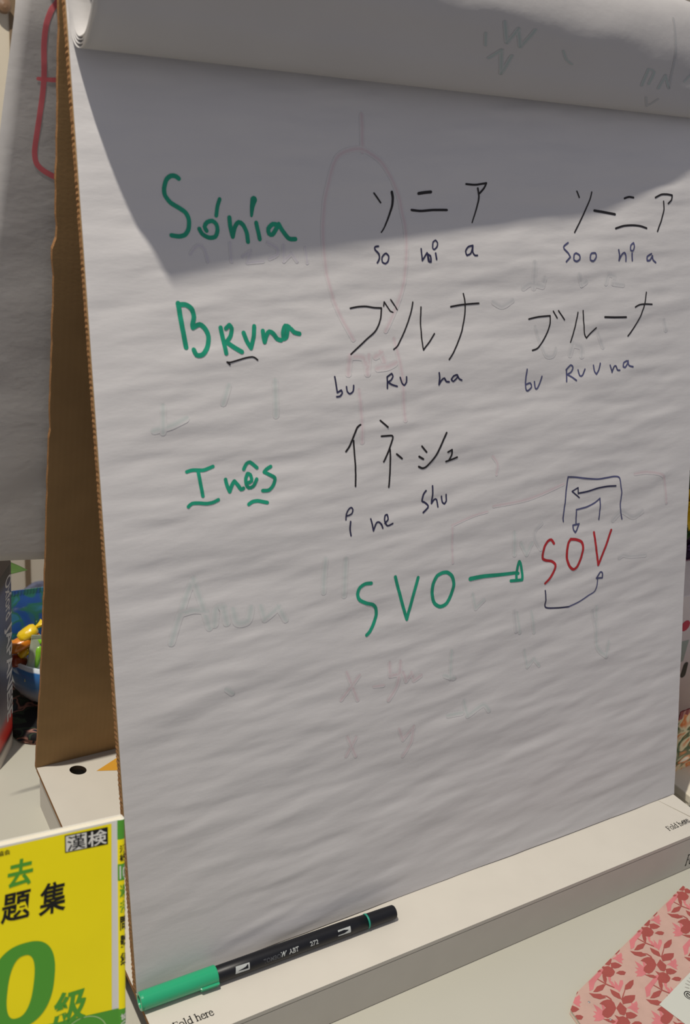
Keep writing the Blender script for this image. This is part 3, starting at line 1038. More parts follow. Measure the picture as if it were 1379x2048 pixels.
M['rgreen'] = ghost('green_show_through_loose_sheet', (.72, .88, .84), .66)
M['rgrey'] = ghost('grey_show_through_loose_sheet', (.80, .83, .84), .66)
for c, st in (('rgreen', [(3, 3, [(249, 235), (252, 215)]), (4, 4, [(262, 255), (268, 225), (274, 250), (280, 222), (288, 252)]), (3, 3, [(318, 228), (324, 214), (330, 208)]), (4, 4, [(258, 195), (266, 212), (272, 170), (276, 205)]),
                         (4, 4, [(405, 190), (407, 225), (414, 222), (412, 196)]), (4, 4, [(424, 190), (428, 220), (436, 195)]), (3, 3, [(452, 215), (458, 232)]), (3, 3, [(466, 205), (474, 198)])]),
              ('rgrey', [(3, 3, [(432, 300), (434, 240), (436, 195)]), (3, 3, [(414, 165), (420, 140), (428, 165)])])):
    o = strokes_mesh('show_through_lettering', c, st, on_roll, outer, True, 4)
    o['label'] = LAB['g' + c[1:]]


def hang_y(x, z):
    return 172 + (640 - z) * .1412


def on_hang(q):
    """the point of the hanging part of the outer sheet with this x and z, a little above the paper"""
    x, z = q
    i = 1.0
    for _ in range(6):
        a = max(0, min(int(i), 55))
        fa = i - a
        j = len(ROWS[0]) - 61
        zz = lambda k: ROWS[a][k].z * (1 - fa) + ROWS[a + 1][k].z * fa
        while j < len(ROWS[0]) - 2 and zz(j + 1) > z:
            j += 1
        fb = (zz(j) - z) / max(1e-6, zz(j) - zz(j + 1))
        P = lambda k: (ROWS[k][j] * (1 - fb) + ROWS[k][j + 1] * fb)
        xa, xb = P(a).x, P(a + 1).x
        i = a + (x - xa) / (xb - xa)
    a = max(0, min(int(math.floor(i)), 55))
    p = P(a) * (1 - (i - a)) + P(a + 1) * (i - a)
    return p + Vector((0, -.3, 0))


o = strokes_mesh('drawn_brace', 'brace', [
    (3.2, 3.2, [(12, 600), (4.9, 588.2), (1.6, 583.9), (-1.3, 575.9), (-2.3, 565.4), (-2.0, 549.5), (-2.7, 538.6), (-5.0, 521.7), (-6.9, 507.3), (-5.9, 500.1), (-1.9, 495.9), (6.4, 491.8), (16, 489)]),
    (2.0, 3.2, [(-5.4, 547.2), (0, 547.2), (14, 547.9)])], on_hang, outer)
o['label'] = 'red brace drawn on the sheet hanging behind'

# ------------------------------------------------------------------ the pen on the tray
PA = Vector((-2.0, -9.6, 6.3))
PD = Vector((194.8, -4.3, 0)).normalized()
PSd = Vector((PD.y, -PD.x, 0))            # towards the viewer
PU = Vector((0, 0, 1))
pen = empty('brush_pen', (95, -11.7, 0), 'black twin-tip brush pen with green cap lying on the easel tray', 'pen')


def pen_rings(prof, seg=40):
    return [[PA + PD * t + (PSd * math.cos(a) + PU * math.sin(a)) * r + PU * dz for a in [2 * PI * k / seg for k in range(seg)]] for t, r, dz in prof]


MB().loft(pen_rings([(52, 5.0, -.9), (53, 5.6, -.7), (80, 5.65, -.7), (150, 5.5, -.8), (170.2, 5.2, -1.1)])).build('barrel', 'pen_black', pen, smooth=True)
MB().loft(pen_rings([(170.2, 5.3, -1), (170.4, 5.42, -.9), (171.4, 5.42, -.9), (171.6, 5.3, -1)])).build('ring', 'teal', pen, smooth=True)
MB().loft(pen_rings([(171.6, 5.15, -1.1), (172.2, 5.2, -1.1), (190, 5.05, -1.2), (194.2, 5.0, -1.25), (194.9, 4.5, -1.25), (194.9, 3.4, -1.25), (193.9, 3.1, -1.25)])).build('end_cap', 'pen_black', pen, smooth=False)
cap = MB().loft(pen_rings([(1.2, 3.9, -.2), (0.1, 4.2, -.2), (0, 5.6, -.2), (.5, 6.0, -.2), (2, 6.15, -.15), (20, 6.2, -.1), (44, 6.25, -.05), (52.6, 6.3, 0), (53, 6.1, 0), (53, 5.7, 0)])).build('cap', 'pen_green', pen, smooth=False)
# grip rib on the cap
mb = MB()
A = [-.62, -.42, -.2]
rr = []
for t, h in ((39.5, 6.2), (40.5, 7.5), (52.2, 7.7), (53.0, 7.4)):
    rr.append([PA + PD * t + (PSd * math.cos(a) + PU * math.sin(a)) * r for a, r in ((-.62, 5.4), (-.55, h), (-.12, h), (-.02, 5.4))])
mb.loft(rr)
mb.build('grip_rib', 'pen_green', cap)
PANG = .62
PR_ = .06


def on_pen(q):
    t, v = q
    a = PANG + v / 5.66
    r = 5.66 + PR_
    return PA + PD * t + (PSd * math.cos(a) + PU * math.sin(a)) * r + PU * -.7


def pen_print(name, m, build):
    mb = MB()
    build(mb)
    barrel = next(c for c in pen.children if c.name.startswith('barrel'))
    return obj(name, mb.V, mb.F, m, barrel)


def quad_mark(mb, P):
    # a four-cornered mark wrapped round the barrel
    n = 8
    R = []
    for k in range(n + 1):
        f = k / n
        R.append([(P[0][i] + (P[1][i] - P[0][i]) * f) for i in (0, 1)])
        R.append([(P[3][i] + (P[2][i] - P[3][i]) * f) for i in (0, 1)])
    mb.add([on_pen(q) for q in R], [(2 * k, 2 * k + 1, 2 * k + 3, 2 * k + 2) for k in range(n)])


def nib_emblem(P, Q):
    pen_print('nib_emblem', 'grey_print', lambda mb: quad_mark(mb, P))
    mb = MB()
    global PR_
    PR_ += .04
    for q in Q:
        quad_mark(mb, q)
    PR_ -= .04
    barrel = next(c for c in pen.children if c.name.startswith('barrel'))
    obj('nib_silhouette', mb.V, mb.F, 'pen_black', barrel)


nib_emblem([(65, -2.4), (66, 2.3), (76, 2.0), (75.4, -2.6)], [[(67, -1.0), (67.3, -.9), (74.8, 1.3), (74.6, -1.4)]])
nib_emblem([(144.3, -1.9), (144.8, 2.1), (155, 2.1), (154.6, -2.2)], [[(144.1, -1.2), (144.3, .9), (149.5, 1.1), (149.5, -1.2)], [(149.4, -1.2), (149.4, 1.1), (152.9, .2), (152.9, -.2)]])
pen_print('brand_lettering', 'dim_print', lambda mb: put_text(mb, 'TOMBO', (86, -2.4, 99, .6), on_pen, .01))
pen_print('brand_lettering', 'grey_print', lambda mb: put_text(mb, 'W', (99.3, -2.2, 104, 1.2), on_pen, .045, .3))
pen_print('brand_lettering', 'grey_print', lambda mb: put_text(mb, 'ABT', (105.5, -2.2, 113, 1.2), on_pen, .02))
pen_print('number_lettering', 'grey_print', lambda mb: put_text(mb, '272', (122, -2.0, 128.4, 1.2), on_pen, .015))

# ------------------------------------------------------------------ yellow exercise book standing in front of the easel
BO = Vector((-35.19, -59.76, 206.5))     # top corner of the cover at the spine
BN = Vector((0, -math.cos(TH), math.sin(TH)))            # out of the front cover: the book leans back like the easel
BV = Vector((-.061, -.239, -.969)).normalized()          # down the spine
BD = BV.cross(BN).normalized()
if BD.x < 0:
    BD = -BD
BH, BW, BT = 254.3, 182.0, 5.0
book = empty('exercise_book', (-129, -110, -H0), 'yellow and green kanji exercise book leaning at the left front of the easel', 'book')


def on_cover(q, off=.1):
    u, v = q                              # u leftwards negative from the spine edge, v down from the top
    return BO + BD * u + BN * off + BV * v


# cover: front, rounded spine standing slightly proud, back
cs = [(-BW, 0), (-BW * .5, 0), (-1.0, 0), (-.2, -.1), (.3, -.3), (1.1, -.55), (2.1, -.65), (2.9, -.55), (3.4, -.1), (3.6, .6), (3.65, 1.6), (3.6, BT - .6), (3.2, BT), (-BW, BT)]


def cs_pt(c, v):
    return BO + BD * c[0] - BN * c[1] + BV * v


inner = [(-BW, .3), (2.8, .3), (3.2, 1.0), (3.1, BT - .5), (-BW, BT - .3)]
mb = MB()
outl = cs + inner[::-1]
V, F = prism(outl, lambda c: cs_pt(c, BH), lambda c: cs_pt(c, 0))
mb.add(V, F)
cover = mb.build('cover', 'white', book)
mb = MB()
V, F = prism([(-BW + 2, .32), (2.75, .32), (3.1, 1.1), (3.0, BT - .55), (-BW + 2, BT - .32)], lambda c: cs_pt(c, BH - .4), lambda c: cs_pt(c, .4))
mb.add(V, F)
mb.build('page_block', 'pages', book)
mb = MB()
mb.add([on_cover(q) for q in ((-BW, 1.1), (-3.2, 1.1), (-3.9, 105.6), (-3.9, BH), (-BW, BH))], [(0, 1, 2, 3, 4)])
obj('yellow_panel', mb.V, mb.F, 'yellow', cover)
gt = [(-BW, 90), (-140, 91), (-110, 93), (-85, 95.5), (-60, 99), (-45, 101.4), (-32.9, 103.4), (-17.4, 104.8), (0, 106.6)]
mb = MB()
mb.add([on_cover(q, .18) for q in gt] + [on_cover((q[0], BH), .18) for q in gt], [(i, i + 1, len(gt) + i + 1, len(gt) + i) for i in range(len(gt) - 1)])
obj('green_panel', mb.V, mb.F, 'book_green', cover)


def cover_text(name, m, text, box, bold=.02, shear=0, off=.24):
    mb = MB()
    l, t, r, b = box
    put_text(mb, text, (l, -b, r, -t), lambda q: on_cover((q[0], -q[1]), off), bold, shear)
    return obj(name, mb.V, mb.F, m, cover)


cover_text('title_lettering', 'book_green', '過', (-72.5, 9, -59.5, 23.3), .024, .12)
cover_text('title_lettering', 'book_green', '去', (-54.9, 9, -42.7, 23.4), .024, .12)
cover_text('title_lettering', 'print_black', '問', (-77, 26, -62.5, 41), .03, .12)
cover_text('title_lettering', 'print_black', '題', (-58.8, 25.8, -44.0, 41.2), .018, .12)
cover_text('title_lettering', 'print_black', '集', (-40.6, 25.3, -27.3, 42.2), .018, .12)
cover_text('grade_lettering', 'book_green', '級', (-35.2, 87.4, -17.4, 106.4), .03, .12)
cover_text('publisher_lettering', 'print_black', '日本漢字能力検定協会', (-83, 2.5, -53.3, 5.2), .01)


def ring2(o_, i_, n=64):
    """(centre u, centre v, half width, half height, lean, roundness)"""
    out = []
    for c in (o_, i_):
        L = []
        for k in range(n):
            a = 2 * PI * k / n
            ca, sa = math.cos(a), math.sin(a)
            e = 2 / c[5]
            x = c[2] * math.copysign(abs(ca) ** e, ca)
            y = c[3] * math.copysign(abs(sa) ** e, sa)
            L.append((c[0] + x + y * c[4], c[1] - y))
        out.append(L)
    return out


a, b = ring2((-49.6, 77.2, 16.2, 23.0, .10, 2.5), (-50.1, 77.4, 6.4, 16.6, .13, 2.5))
mb = MB()
n = len(a)
mb.add([on_cover(q, .24) for q in a + b], [(i, (i + 1) % n, n + (i + 1) % n, n + i) for i in range(n)])
mb.add([on_cover(q, .24) for q in ((-89, 100), (-77, 100), (-72, 54), (-79, 54), (-94, 62), (-93, 68), (-84, 65))], [(0, 1, 2, 3, 6), (3, 4, 5, 6)])
obj('grade_number', mb.V, mb.F, 'book_green', cover)
# badge of two squares at the top right of the cover
mb = MB()
mb.add([on_cover(q, .2) for q in ((-27.0, 2.0), (-5.2, 2.5), (-5.2, 11.9), (-27.0, 11.3))], [(0, 1, 2, 3)])
obj('emblem_black', mb.V, mb.F, 'print_black', cover)
mb = MB()
mb.add([on_cover(q, .26) for q in ((-26.5, 2.5), (-16.1, 2.8), (-16.1, 11.1), (-26.5, 10.8))], [(0, 1, 2, 3)])
obj('emblem_white', mb.V, mb.F, 'white', cover)
cover_text('emblem_lettering', 'print_black', '漢', (-25.9, 2.9, -16.7, 10.8), .006, 0, .32)
cover_text('emblem_lettering', 'white', '検', (-15.4, 3.1, -5.7, 11.3), .012, 0, .32)
mb = MB()
ribbon(mb, [(-19 + 12.3 * math.cos(t), 117.6 - 12.3 * math.sin(t)) for t in [PI * 2 * k / 24 for k in range(25)]], .5, .5, lambda q: on_cover(q, .24))
obj('ring_print', mb.V, mb.F, 'pale_green', cover)


def on_spine(q, off=.12):
    u, v = q                               # u 0 .. 1 over the visible curve of the spine
    c = cs[3:11]
    k = u * (len(c) - 1)
    i = min(len(c) - 2, int(k))
    f = k - i
    a_, b_ = Vector(c[i]), Vector(c[i + 1])
    p = a_.lerp(b_, f)
    t = (b_ - a_).normalized()
    nrm = Vector((t.y, -t.x))
    p = p + nrm * off
    return BO + BD * p.x - BN * p.y + BV * v


def spine_band(name, m, v0, v1, u0=0, u1=1, off=.12):
    mb = MB()
    n = 14
    R = [[on_spine((u0 + (u1 - u0) * k / n, v), off) for k in range(n + 1)] for v in (v0, v1)]
    mb.add(R[0] + R[1], [(k, k + 1, n + k + 2, n + k + 1) for k in range(n)])
    return obj(name, mb.V, mb.F, m, cover)


spine_band('spine_green', 'book_green', 0, 10.7)
spine_band('spine_yellow', 'yellow', 10.7, 107.1)
spine_band('spine_green', 'book_green', 107.1, BH)
spine_band('spine_box', 'book_green', 24.3, 33.5, .02, .98, .18)


def spine_text(m, text, v0, v1, u0=.22, u1=.78):
    mb = MB()
    put_text(mb, text, (u0, -v1, u1, -v0), lambda q: on_spine((q[0], -q[1]), .25), .025)
    obj('spine_lettering', mb.V, mb.F, m, cover)


for m_, t_, v0, v1 in (('print_black', '漢', 13.9, 18.2), ('print_black', '検', 18.7, 22.9), ('white', '10', 25.2, 32.7), ('book_green', '過', 35.8, 43.3), ('book_green', '去', 44.7, 51.8), ('print_black', '問', 53.8, 61.7), ('print_black', '題', 64.6, 71.7), ('print_black', '集', 74.6, 81.8), ('white', '協', 110, 113.6), ('white', '会', 114, 117.6)):
    spine_text(m_, t_, v0, v1)

# ------------------------------------------------------------------ dictionary behind the easel at the left
OC = Vector((3, 353, -H0))
OD = Vector((-.5, -.866, 0))               # along the spine's width, towards the viewer
ON = Vector((.866, -.5, 0))                # out of the spine
OH, OT, OW = 193.0, 46.0, 128.0
dic = empty('dictionary', (OC.x - 60, OC.y + 20, -H0), 'thick dark dictionary standing behind the easel with grey JAPANESE spine lettering', 'book')
M['jacket'] = ramp_mat('printed_spine_jacket', [(0, (206, 198, 190)), (.055, (206, 198, 190)), (.085, (66, 22, 34)), (.12, (216, 48, 42)), (.17, (220, 80, 70)), (.24, (150, 144, 148)), (.36, (112, 108, 116)), (.62, (72, 66, 74)), (.76, (76, 84, 122)), (.90, (78, 86, 130)), (.95, (46, 30, 32)), (1, (26, 18, 18))], 2, 0, .193, .4)
mb = MB()


def dpt(a, d, z):
    return OC + OD * a - ON * d + Vector((z * .022, 0, z))


outl = [(0, OW), (0, 4), (.6, 1.6), (2.5, .6), (8, 0), (OT - 8, 0), (OT - 2.5, .6), (OT - .6, 1.6), (OT, 4), (OT, OW), (OT - 2, OW), (OT - 2, 16), (OT - 5, 12), (5, 12), (2, 16), (2, OW)]
V, F = prism(outl, lambda c: dpt(c[0], c[1], 0), lambda c: dpt(c[0], c[1], OH))
mb.add(V, F)
dcov = mb.build('cover', 'jacket', dic)
V, F = prism([(2.1, OW - 4), (2.1, 16), (5, 12.2), (OT - 5, 12.2), (OT - 2.1, 16), (OT - 2.1, OW - 4)], lambda c: dpt(c[0], c[1], 3), lambda c: dpt(c[0], c[1], OH - 3))
MB().add(V, F).build('page_block', 'pages', dic)


def dic_text(text, z_top, z_bot, a0, a1, bold):
    mb = MB()                              # read downwards, letter tops towards the far edge
    put_text(mb, text, (0, 0, 1, 1), lambda q: dpt(a1 + (a0 - a1) * q[1], -.12, z_top + (z_bot - z_top) * q[0]), bold)
    obj('spine_lettering', mb.V, mb.F, 'silver', dcov)


dic_text('Oxford', 184, 143, 4, 21, .012)
dic_text('JAPANESE', 137, 36, 3.5, 25, .02)

# ------------------------------------------------------------------ pink patterned notebook with a white card on it
NZ = -H0 + 4.2
D1 = Vector((-.9665, -.257, 0))
A_ = Vector((465.7, -61.2))
outl = [(465.7, -61.2), (303.4, -104.4), (288.3, -113.9), (286.8, -126.2), (323, -262), (327, -268), (500, -222), (507, -216)]
note = empty('notebook', (390, -160, -H0), 'pink notebook with rose leaf and flower print lying on the table', 'notebook')
MB().add(*prism([(x * .995 + 2, y * .995 - .6) for x, y in outl], lambda q: (*q, -H0 + .5), lambda q: (*q, NZ - .5))).build('page_block', 'pages', note)
ncov = MB().add(*prism(outl, lambda q: (*q, NZ - .5), lambda q: (*q, NZ))).build('front_cover', 'note', note)
MB().add(*prism(outl, lambda q: (*q, -H0), lambda q: (*q, -H0 + .5))).build('back_cover', 'note', note)
DARK=[[(379.2,-112.3),(381.2,-108.1),(380.9,-105.2),(378.4,-103.7),(374.8,-103.2),(370.3,-103.9),(372.3,-106.4),(372.3,-108.7),(367.9,-109.8),(365.4,-111.8),(365.5,-114.1),(367.1,-116.0),(370.4,-116.0),(374.8,-114.6)],[(379.2,-112.3),(385.9,-109.6),(385.9,-113.1),(386.2,-116.0),(382.3,-118.8),(380.0,-119.7),(377.8,-117.5)],[(373.7,-116.0),(375.6,-118.8),(378.9,-119.6),(380.6,-122.7),(379.8,-126.1),(376.7,-127.8),(372.9,-128.3),(369.7,-126.0),(369.1,-122.3),(372.9,-120.6)],[(382.8,-118.3),(386.7,-119.4),(388.4,-121.7),(389.2,-124.0),(385.3,-124.5),(382.0,-123.7),(380.0,-121.7)],[(379.5,-127.2),(383.6,-126.8),(386.4,-128.1),(387.4,-130.1),(384.4,-131.4),(381.7,-130.1)],[(387.2,-97.6),(389.1,-100.6),(390.8,-103.8),(388.5,-108.3),(386.8,-106.8),(385.1,-103.6),(385.2,-101.2)],[(388.5,-108.3),(393.0,-107.3),(397.6,-108.6),(401.0,-110.1),(397.8,-112.7),(393.5,-113.9),(389.0,-112.6),(386.2,-112.1)],[(397.1,-102.7),(400.6,-100.2),(406.2,-99.0),(410.3,-99.2),(407.0,-102.3),(402.3,-104.2),(398.5,-103.7)],[(387.9,-108.5),(397.1,-102.9),(397.8,-103.2),(388.9,-108.9)],[(363.3,-115.0),(366.6,-116.5),(369.6,-118.3),(370.4,-121.0),(367.7,-120.9),(365.3,-118.6)],[(451.8,-67.8),(452.2,-70.7),(450.1,-74.3),(446.4,-77.2),(446.3,-74.5),(448.7,-71.0)],[(431.8,-78.6),(438.1,-76.1),(444.0,-76.6),(445.5,-77.7),(439.7,-80.4),(434.8,-80.0)],[(428.2,-77.8),(431.7,-80.3),(435.9,-82.3),(437.2,-86.8),(432.0,-85.8),(428.6,-82.4)],[(443.7,-71.0),(446.7,-77.4),(450.1,-82.5),(449.2,-83.0),(445.6,-77.9),(442.9,-71.3)],[(378.7,-111.7),(381.8,-104.4),(380.6,-101.1),(375.9,-98.1),(375.1,-98.8),(379.6,-101.7),(380.6,-104.7),(378.0,-111.5)]]
PINK=[[(392.7,-91.6),(393.8,-93.7),(393.2,-96.7),(396.1,-93.1),(395.8,-96.3),(395.2,-98.5),(400.2,-95.0),(402.2,-95.9),(400.4,-98.4),(395.4,-101.1),(391.7,-103.0),(392.0,-101.1),(390.3,-97.9),(390.9,-94.9)],[(386.5,-115.7),(391.8,-115.4),(393.2,-113.3),(394.1,-114.9),(398.0,-114.4),(396.6,-116.9),(394.3,-118.6),(395.1,-120.1),(392.3,-120.4),(391.1,-123.0),(389.5,-120.7),(388.7,-117.5)],[(424.4,-86.6),(426.1,-90.4),(426.8,-93.8),(431.4,-87.2),(431.1,-91.4),(427.3,-96.5),(422.9,-99.6),(418.5,-99.7),(414.4,-97.8),(417.4,-96.7),(416.3,-94.5),(420.2,-94.1),(420.0,-91.1),(422.3,-93.0)],[(457.6,-67.2),(452.0,-65.1),(446.2,-67.1),(439.8,-68.8),(435.4,-69.9),(432.0,-74.3),(429.8,-76.8),(433.7,-76.8),(438.9,-72.9),(443.4,-71.3),(450.5,-69.0)],[(455.5,-69.5),(456.7,-70.9),(453.1,-75.7),(449.2,-78.5),(451.0,-74.8)]]



def clip(poly, win):
    """keep the part of an outline inside a convex window"""
    area = sum(win[i][0] * win[(i + 1) % len(win)][1] - win[(i + 1) % len(win)][0] * win[i][1] for i in range(len(win)))
    sg = 1 if area > 0 else -1
    for i in range(len(win)):
        a, b = win[i], win[(i + 1) % len(win)]
        side = lambda p: sg * ((b[0] - a[0]) * (p[1] - a[1]) - (b[1] - a[1]) * (p[0] - a[0]))
        out = []
        for k in range(len(poly)):
            p, q = poly[k], poly[(k + 1) % len(poly)]
            sp, sq = side(p), side(q)
            if sp >= 0:
                out.append(p)
            if (sp >= 0) != (sq >= 0):
                t = sp / (sp - sq)
                out.append((p[0] + (q[0] - p[0]) * t, p[1] + (q[1] - p[1]) * t))
        poly = out
        if len(poly) < 3:
            return []
    return poly


mb = MB()
L1, L2 = (58.5, 15.5), (-22.5, -38.5)
for i in range(-3, 5):
    for j in range(-3, 7):
        ox, oy = L1[0] * i + L2[0] * j, L1[1] * i + L2[1] * j
        for mi, S_, zz in ((1, PINK, .08), (0, DARK, .14)):
            for P in S_:
                q = clip([(x + ox, y + oy) for x, y in P], outl)
                if len(q) >= 3:
                    mb.add([(x, y, NZ + zz + .004 * S_.index(P)) for x, y in q], [tuple(range(len(q)))], mi)
bm = bmesh.new()
o = obj('leaf_print', mb.V, mb.F, ['note_red', 'note_pink'], ncov, mi=mb.I)
bm.from_mesh(o.data)
bmesh.ops.recalc_face_normals(bm, faces=bm.faces)
for f in bm.faces:
    if f.normal.z < 0:
        f.normal_flip()
bmesh.ops.triangulate(bm, faces=bm.faces)
bm.to_mesh(o.data)
bm.free()
for x, y in ((305.5, -115), (309.5, -133.3)):
    MB().loft(lathe([(.9, 0), (.9, .35), (.4, .7)], (x, y, NZ), 10)).build('glitter_dot', 'glitter', ncov)

card = empty('white_card', (400, -150, NZ), 'blank white card with a small grey round stamp lying on the pink notebook', 'card')
CP = Vector((352.8, -139.8))
e1, e2 = Vector((.9735, .2287)), Vector((.2287, -.9735))


def on_card(q, z=.5):
    p = CP + e1 * q[0] + e2 * q[1]
    return (p.x, p.y, NZ + .15 + z)


M['card_white'] = mat('smooth_white_card', (196, 198, 188), .6, .2)
cp = bevel(MB().add(*prism([(0, 0), (85, 0), (85, 55), (0, 55)], lambda q: on_card(q, 0), lambda q: on_card(q, .4))).build('card_stock', 'card_white', card), .1, 1)
mb = MB()
ctr, R_ = Vector((39, 20)), 15
for k in range(30):                        # tiny lettering set round a circle
    a = 2 * PI * k / 30
    for r0, r1 in ((R_, R_ + 2.6),):
        p, q = ctr + Vector((math.cos(a), math.sin(a))) * r0, ctr + Vector((math.cos(a), math.sin(a))) * r1
        ribbon(mb, [tuple(p), tuple(q)], 1.0, .7, lambda s: on_card(s, .46), 1)
obj('stamp_print', mb.V, mb.F, 'stamp', cp)
mb = MB()
put_text(mb, '@', (22, -14, 29, -6.5), lambda q: on_card((q[0], -q[1]), .46), .01)
obj('stamp_lettering', mb.V, mb.F, 'print_black', cp)

# ------------------------------------------------------------------ behind the easel, left: cloth, bowl of sweets, plant
M['cloth'] = patches_mat('dark_flowered_cloth', [(.0, (14, 14, 18)), (.50, (18, 18, 22)), (.56, (44, 60, 44)), (.61, (20, 22, 26)), (.66, (150, 108, 96)), (.70, (28, 34, 44)), (.8, (60, 84, 96))], 46, .8)
mb = MB()
rs = []
for h, g_ in ((0, 0), (2, 1.5), (4, .3), (6.4, 1.8), (8.6, .4), (9.6, 0), (10.5, -2.5)):
    ring = []
    for k in range(72):
        a = 2 * PI * k / 72
        ca, sa = math.cos(a), math.sin(a)
        x, y = 76 * math.copysign(abs(ca) ** .42, ca), 66 * math.copysign(abs(sa) ** .42, sa)
        wv = 1 + .012 * math.sin(5 * a + h) + g_ * .01
        ring.append((79 + x * wv, 403 + y * wv, -H0 + h + .5 * math.sin(7 * a) * (h / 15)))
    rs.append(ring)
mb.loft(rs)
tag(mb.build('folded_cloth', 'cloth', origin=(79, 403, -H0), smooth=True), 'dark flower-patterned folded cloth under the blue bowl', 'cloth')
BC = (66, 414, -H0 + 10.6)
M['bowl'] = ramp_mat('blue_white_glaze_rim_glint', [(0, (196, 196, 196)), (.35, (186, 192, 200)), (.58, (74, 118, 170)), (.93, (52, 110, 176)), (.965, (214, 224, 232)), (1, (214, 224, 232))], 2, 0, .054, .12, coat=.6, noisy=.06)  # pale top stops paint a highlight along the lip into the glaze
tag(MB().loft(lathe([(24, 0), (34, 0), (38, 2), (47, 9), (53, 20), (56, 36), (57.5, 54), (55, 54), (53, 36), (50, 22), (44, 12), (34, 6), (0.5, 5)], BC, 56)).build('sweets_bowl', 'bowl', origin=BC, smooth=True), 'blue and white glazed bowl full of wrapped sweets behind the easel', 'bowl')


def sweet(name, c, size, rot, m, label, tw=True, seed=0):
    """a sweet in a twisted wrapper: pillow body with a flared tail at each end"""
    rnd = random.Random(seed)
    R = Matrix.Rotation(rot[2], 3, 'Z') @ Matrix.Rotation(rot[1], 3, 'Y') @ Matrix.Rotation(rot[0], 3, 'X')
    l, w = size
    root = empty(name, c, label, 'sweet', 'wrapped sweets in the blue bowl')
    seg = 18

    def rings(pf, ph):
        return [[Vector(c) + R @ Vector((x, r * math.cos(a) * (1 + cr_ * math.sin(5 * a + ph)), r * math.sin(a) * fl * (1 + cr_ * math.sin(4 * a + ph)))) for a in [2 * PI * k / seg for k in range(seg)]] for x, r, fl, cr_ in pf]
    h = l / 2
    MB().loft(rings([(-h, w * .12, .9, .1), (-h * .92, w * .34, .9, .06), (-h * .6, w * .48, .85, .04), (0, w * .52, .8, .03), (h * .6, w * .48, .85, .04), (h * .92, w * .34, .9, .06), (h, w * .12, .9, .1)], seed)).build('wrapped_body', m, root, smooth=True)
    for s in ((-1, 1) if tw else ()):
        MB().loft(rings([(s * h * .98, w * .12, .9, .2), (s * (h + w * .15), w * .16, .7, .3), (s * (h + w * .5), w * .42, .45, .35), (s * (h + w * .52), w * .30, .45, .35)], seed + s)).build('twisted_tail', m, root, smooth=True)
    return root


M['sw_yellow'] = mat('yellow_foil', (232, 196, 30), .25, .5, coat=.5, bump=(220, .0006))
M['sw_orange'] = mat('orange_foil', (214, 128, 34), .25, .5, coat=.5, bump=(220, .0006))
M['sw_red'] = mat('red_brown_foil', (146, 62, 34), .25, .5, coat=.5, bump=(220, .0006))
M['sw_green'] = mat('bright_green_film', (126, 186, 40), .25, .5, coat=.5, bump=(180, .0006))
M['sw_pale'] = mat('pale_green_film', (168, 178, 158), .3, .5, coat=.4, bump=(160, .0005))
M['sw_dark'] = mat('dark_green_film', (38, 70, 34), .3, .5, coat=.4, bump=(180, .0006))
sweet('wrapped_sweet', (28, 394, 50), (20, 15), (0, -.5, .1), 'sw_yellow', 'yellow foil wrapped sweet on top of the heap in the blue bowl', seed=1)
sweet('wrapped_sweet', (20, 392, 41), (24, 15), (0, -.35, .1), 'sw_orange', 'orange foil wrapped sweet just under the yellow sweet in the blue bowl', seed=2)
sweet('wrapped_sweet', (18, 394, 22), (18, 16), (0, .3, .2), 'sw_red', 'red-brown foil wrapped sweet low at the left rim of the blue bowl', seed=3)
sweet('wrapped_sweet', (24, 392, 31), (13, 10), (0, -.6, 0), 'sw_yellow', 'small yellow foil wrapped sweet between the orange sweet and the red-brown sweet', seed=4)
sweet('wrapped_sweet', (29, 404, 37), (26, 14), (0, -.9, .1), 'sw_dark', 'dark green film wrapped sweet behind the small yellow sweet', seed=5)
sweet('wrapped_sweet', (34, 386, 27), (26, 12), (0, -1.35, .1), 'sw_green', 'bright green film wrapped sweet beside the cardboard back of the easel', seed=6)


def packet(name, c, w, h, t, rot, m, label, cat, group=None, foldm=None):
    """a flat sealed packet: pillow body between two crimped seams"""
    root = empty(name, (c[0], c[1], c[2]), label, cat, group)
    R = Matrix.Rotation(rot[2], 3, 'Z') @ Matrix.Rotation(rot[1], 3, 'Y') @ Matrix.Rotation(rot[0], 3, 'X')
    nx_, nz_ = 14, 20
    V, F = [], []
    for side in (1, -1):
        for j in range(nz_ + 1):
            for i in range(nx_ + 1):
                u, v = i / nx_, j / nz_
                b = (max(0, math.sin(PI * u)) ** .6) * (max(0, math.sin(PI * min(1, max(0, (v - .08) / .84)))) ** .6)
                d = side * t / 2 * b * (1 + .25 * fbm(u * 4, v * 4, c[0], 2)) - side * .0
                V.append(Vector(c) + R @ Vector(((u - .5) * w, d, v * h)))
    N_ = (nx_ + 1) * (nz_ + 1)
    for sd in (0, 1):
        for j in range(nz_):
            for i in range(nx_):
                a = sd * N_ + j * (nx_ + 1) + i
                q = (a, a + 1, a + nx_ + 2, a + nx_ + 1)
                F.append(q if sd == 0 else q[::-1])
    o = obj('film', V, F, m, root, smooth=True)
    so = o.modifiers.new('thickness', 'SOLIDIFY')
    so.thickness = .0002
    for v0, v1 in ((0, .07), (.88 if foldm else .93, 1)):
        mb = MB()
        n = 40
        rr = []
        for k in range(n + 1):
            x = (k / n - .5) * w * 1.01
            d = .9 if k % 2 else .4
            rr.append([Vector(c) + R @ Vector((x, y_, z_ * h)) for y_, z_ in ((d, v0), (d, v1), (-d, v1), (-d, v0))])
        mb.loft(rr)
        mb.build('crimped_seam', (foldm or m) if v0 > .5 else m, root)
    return root


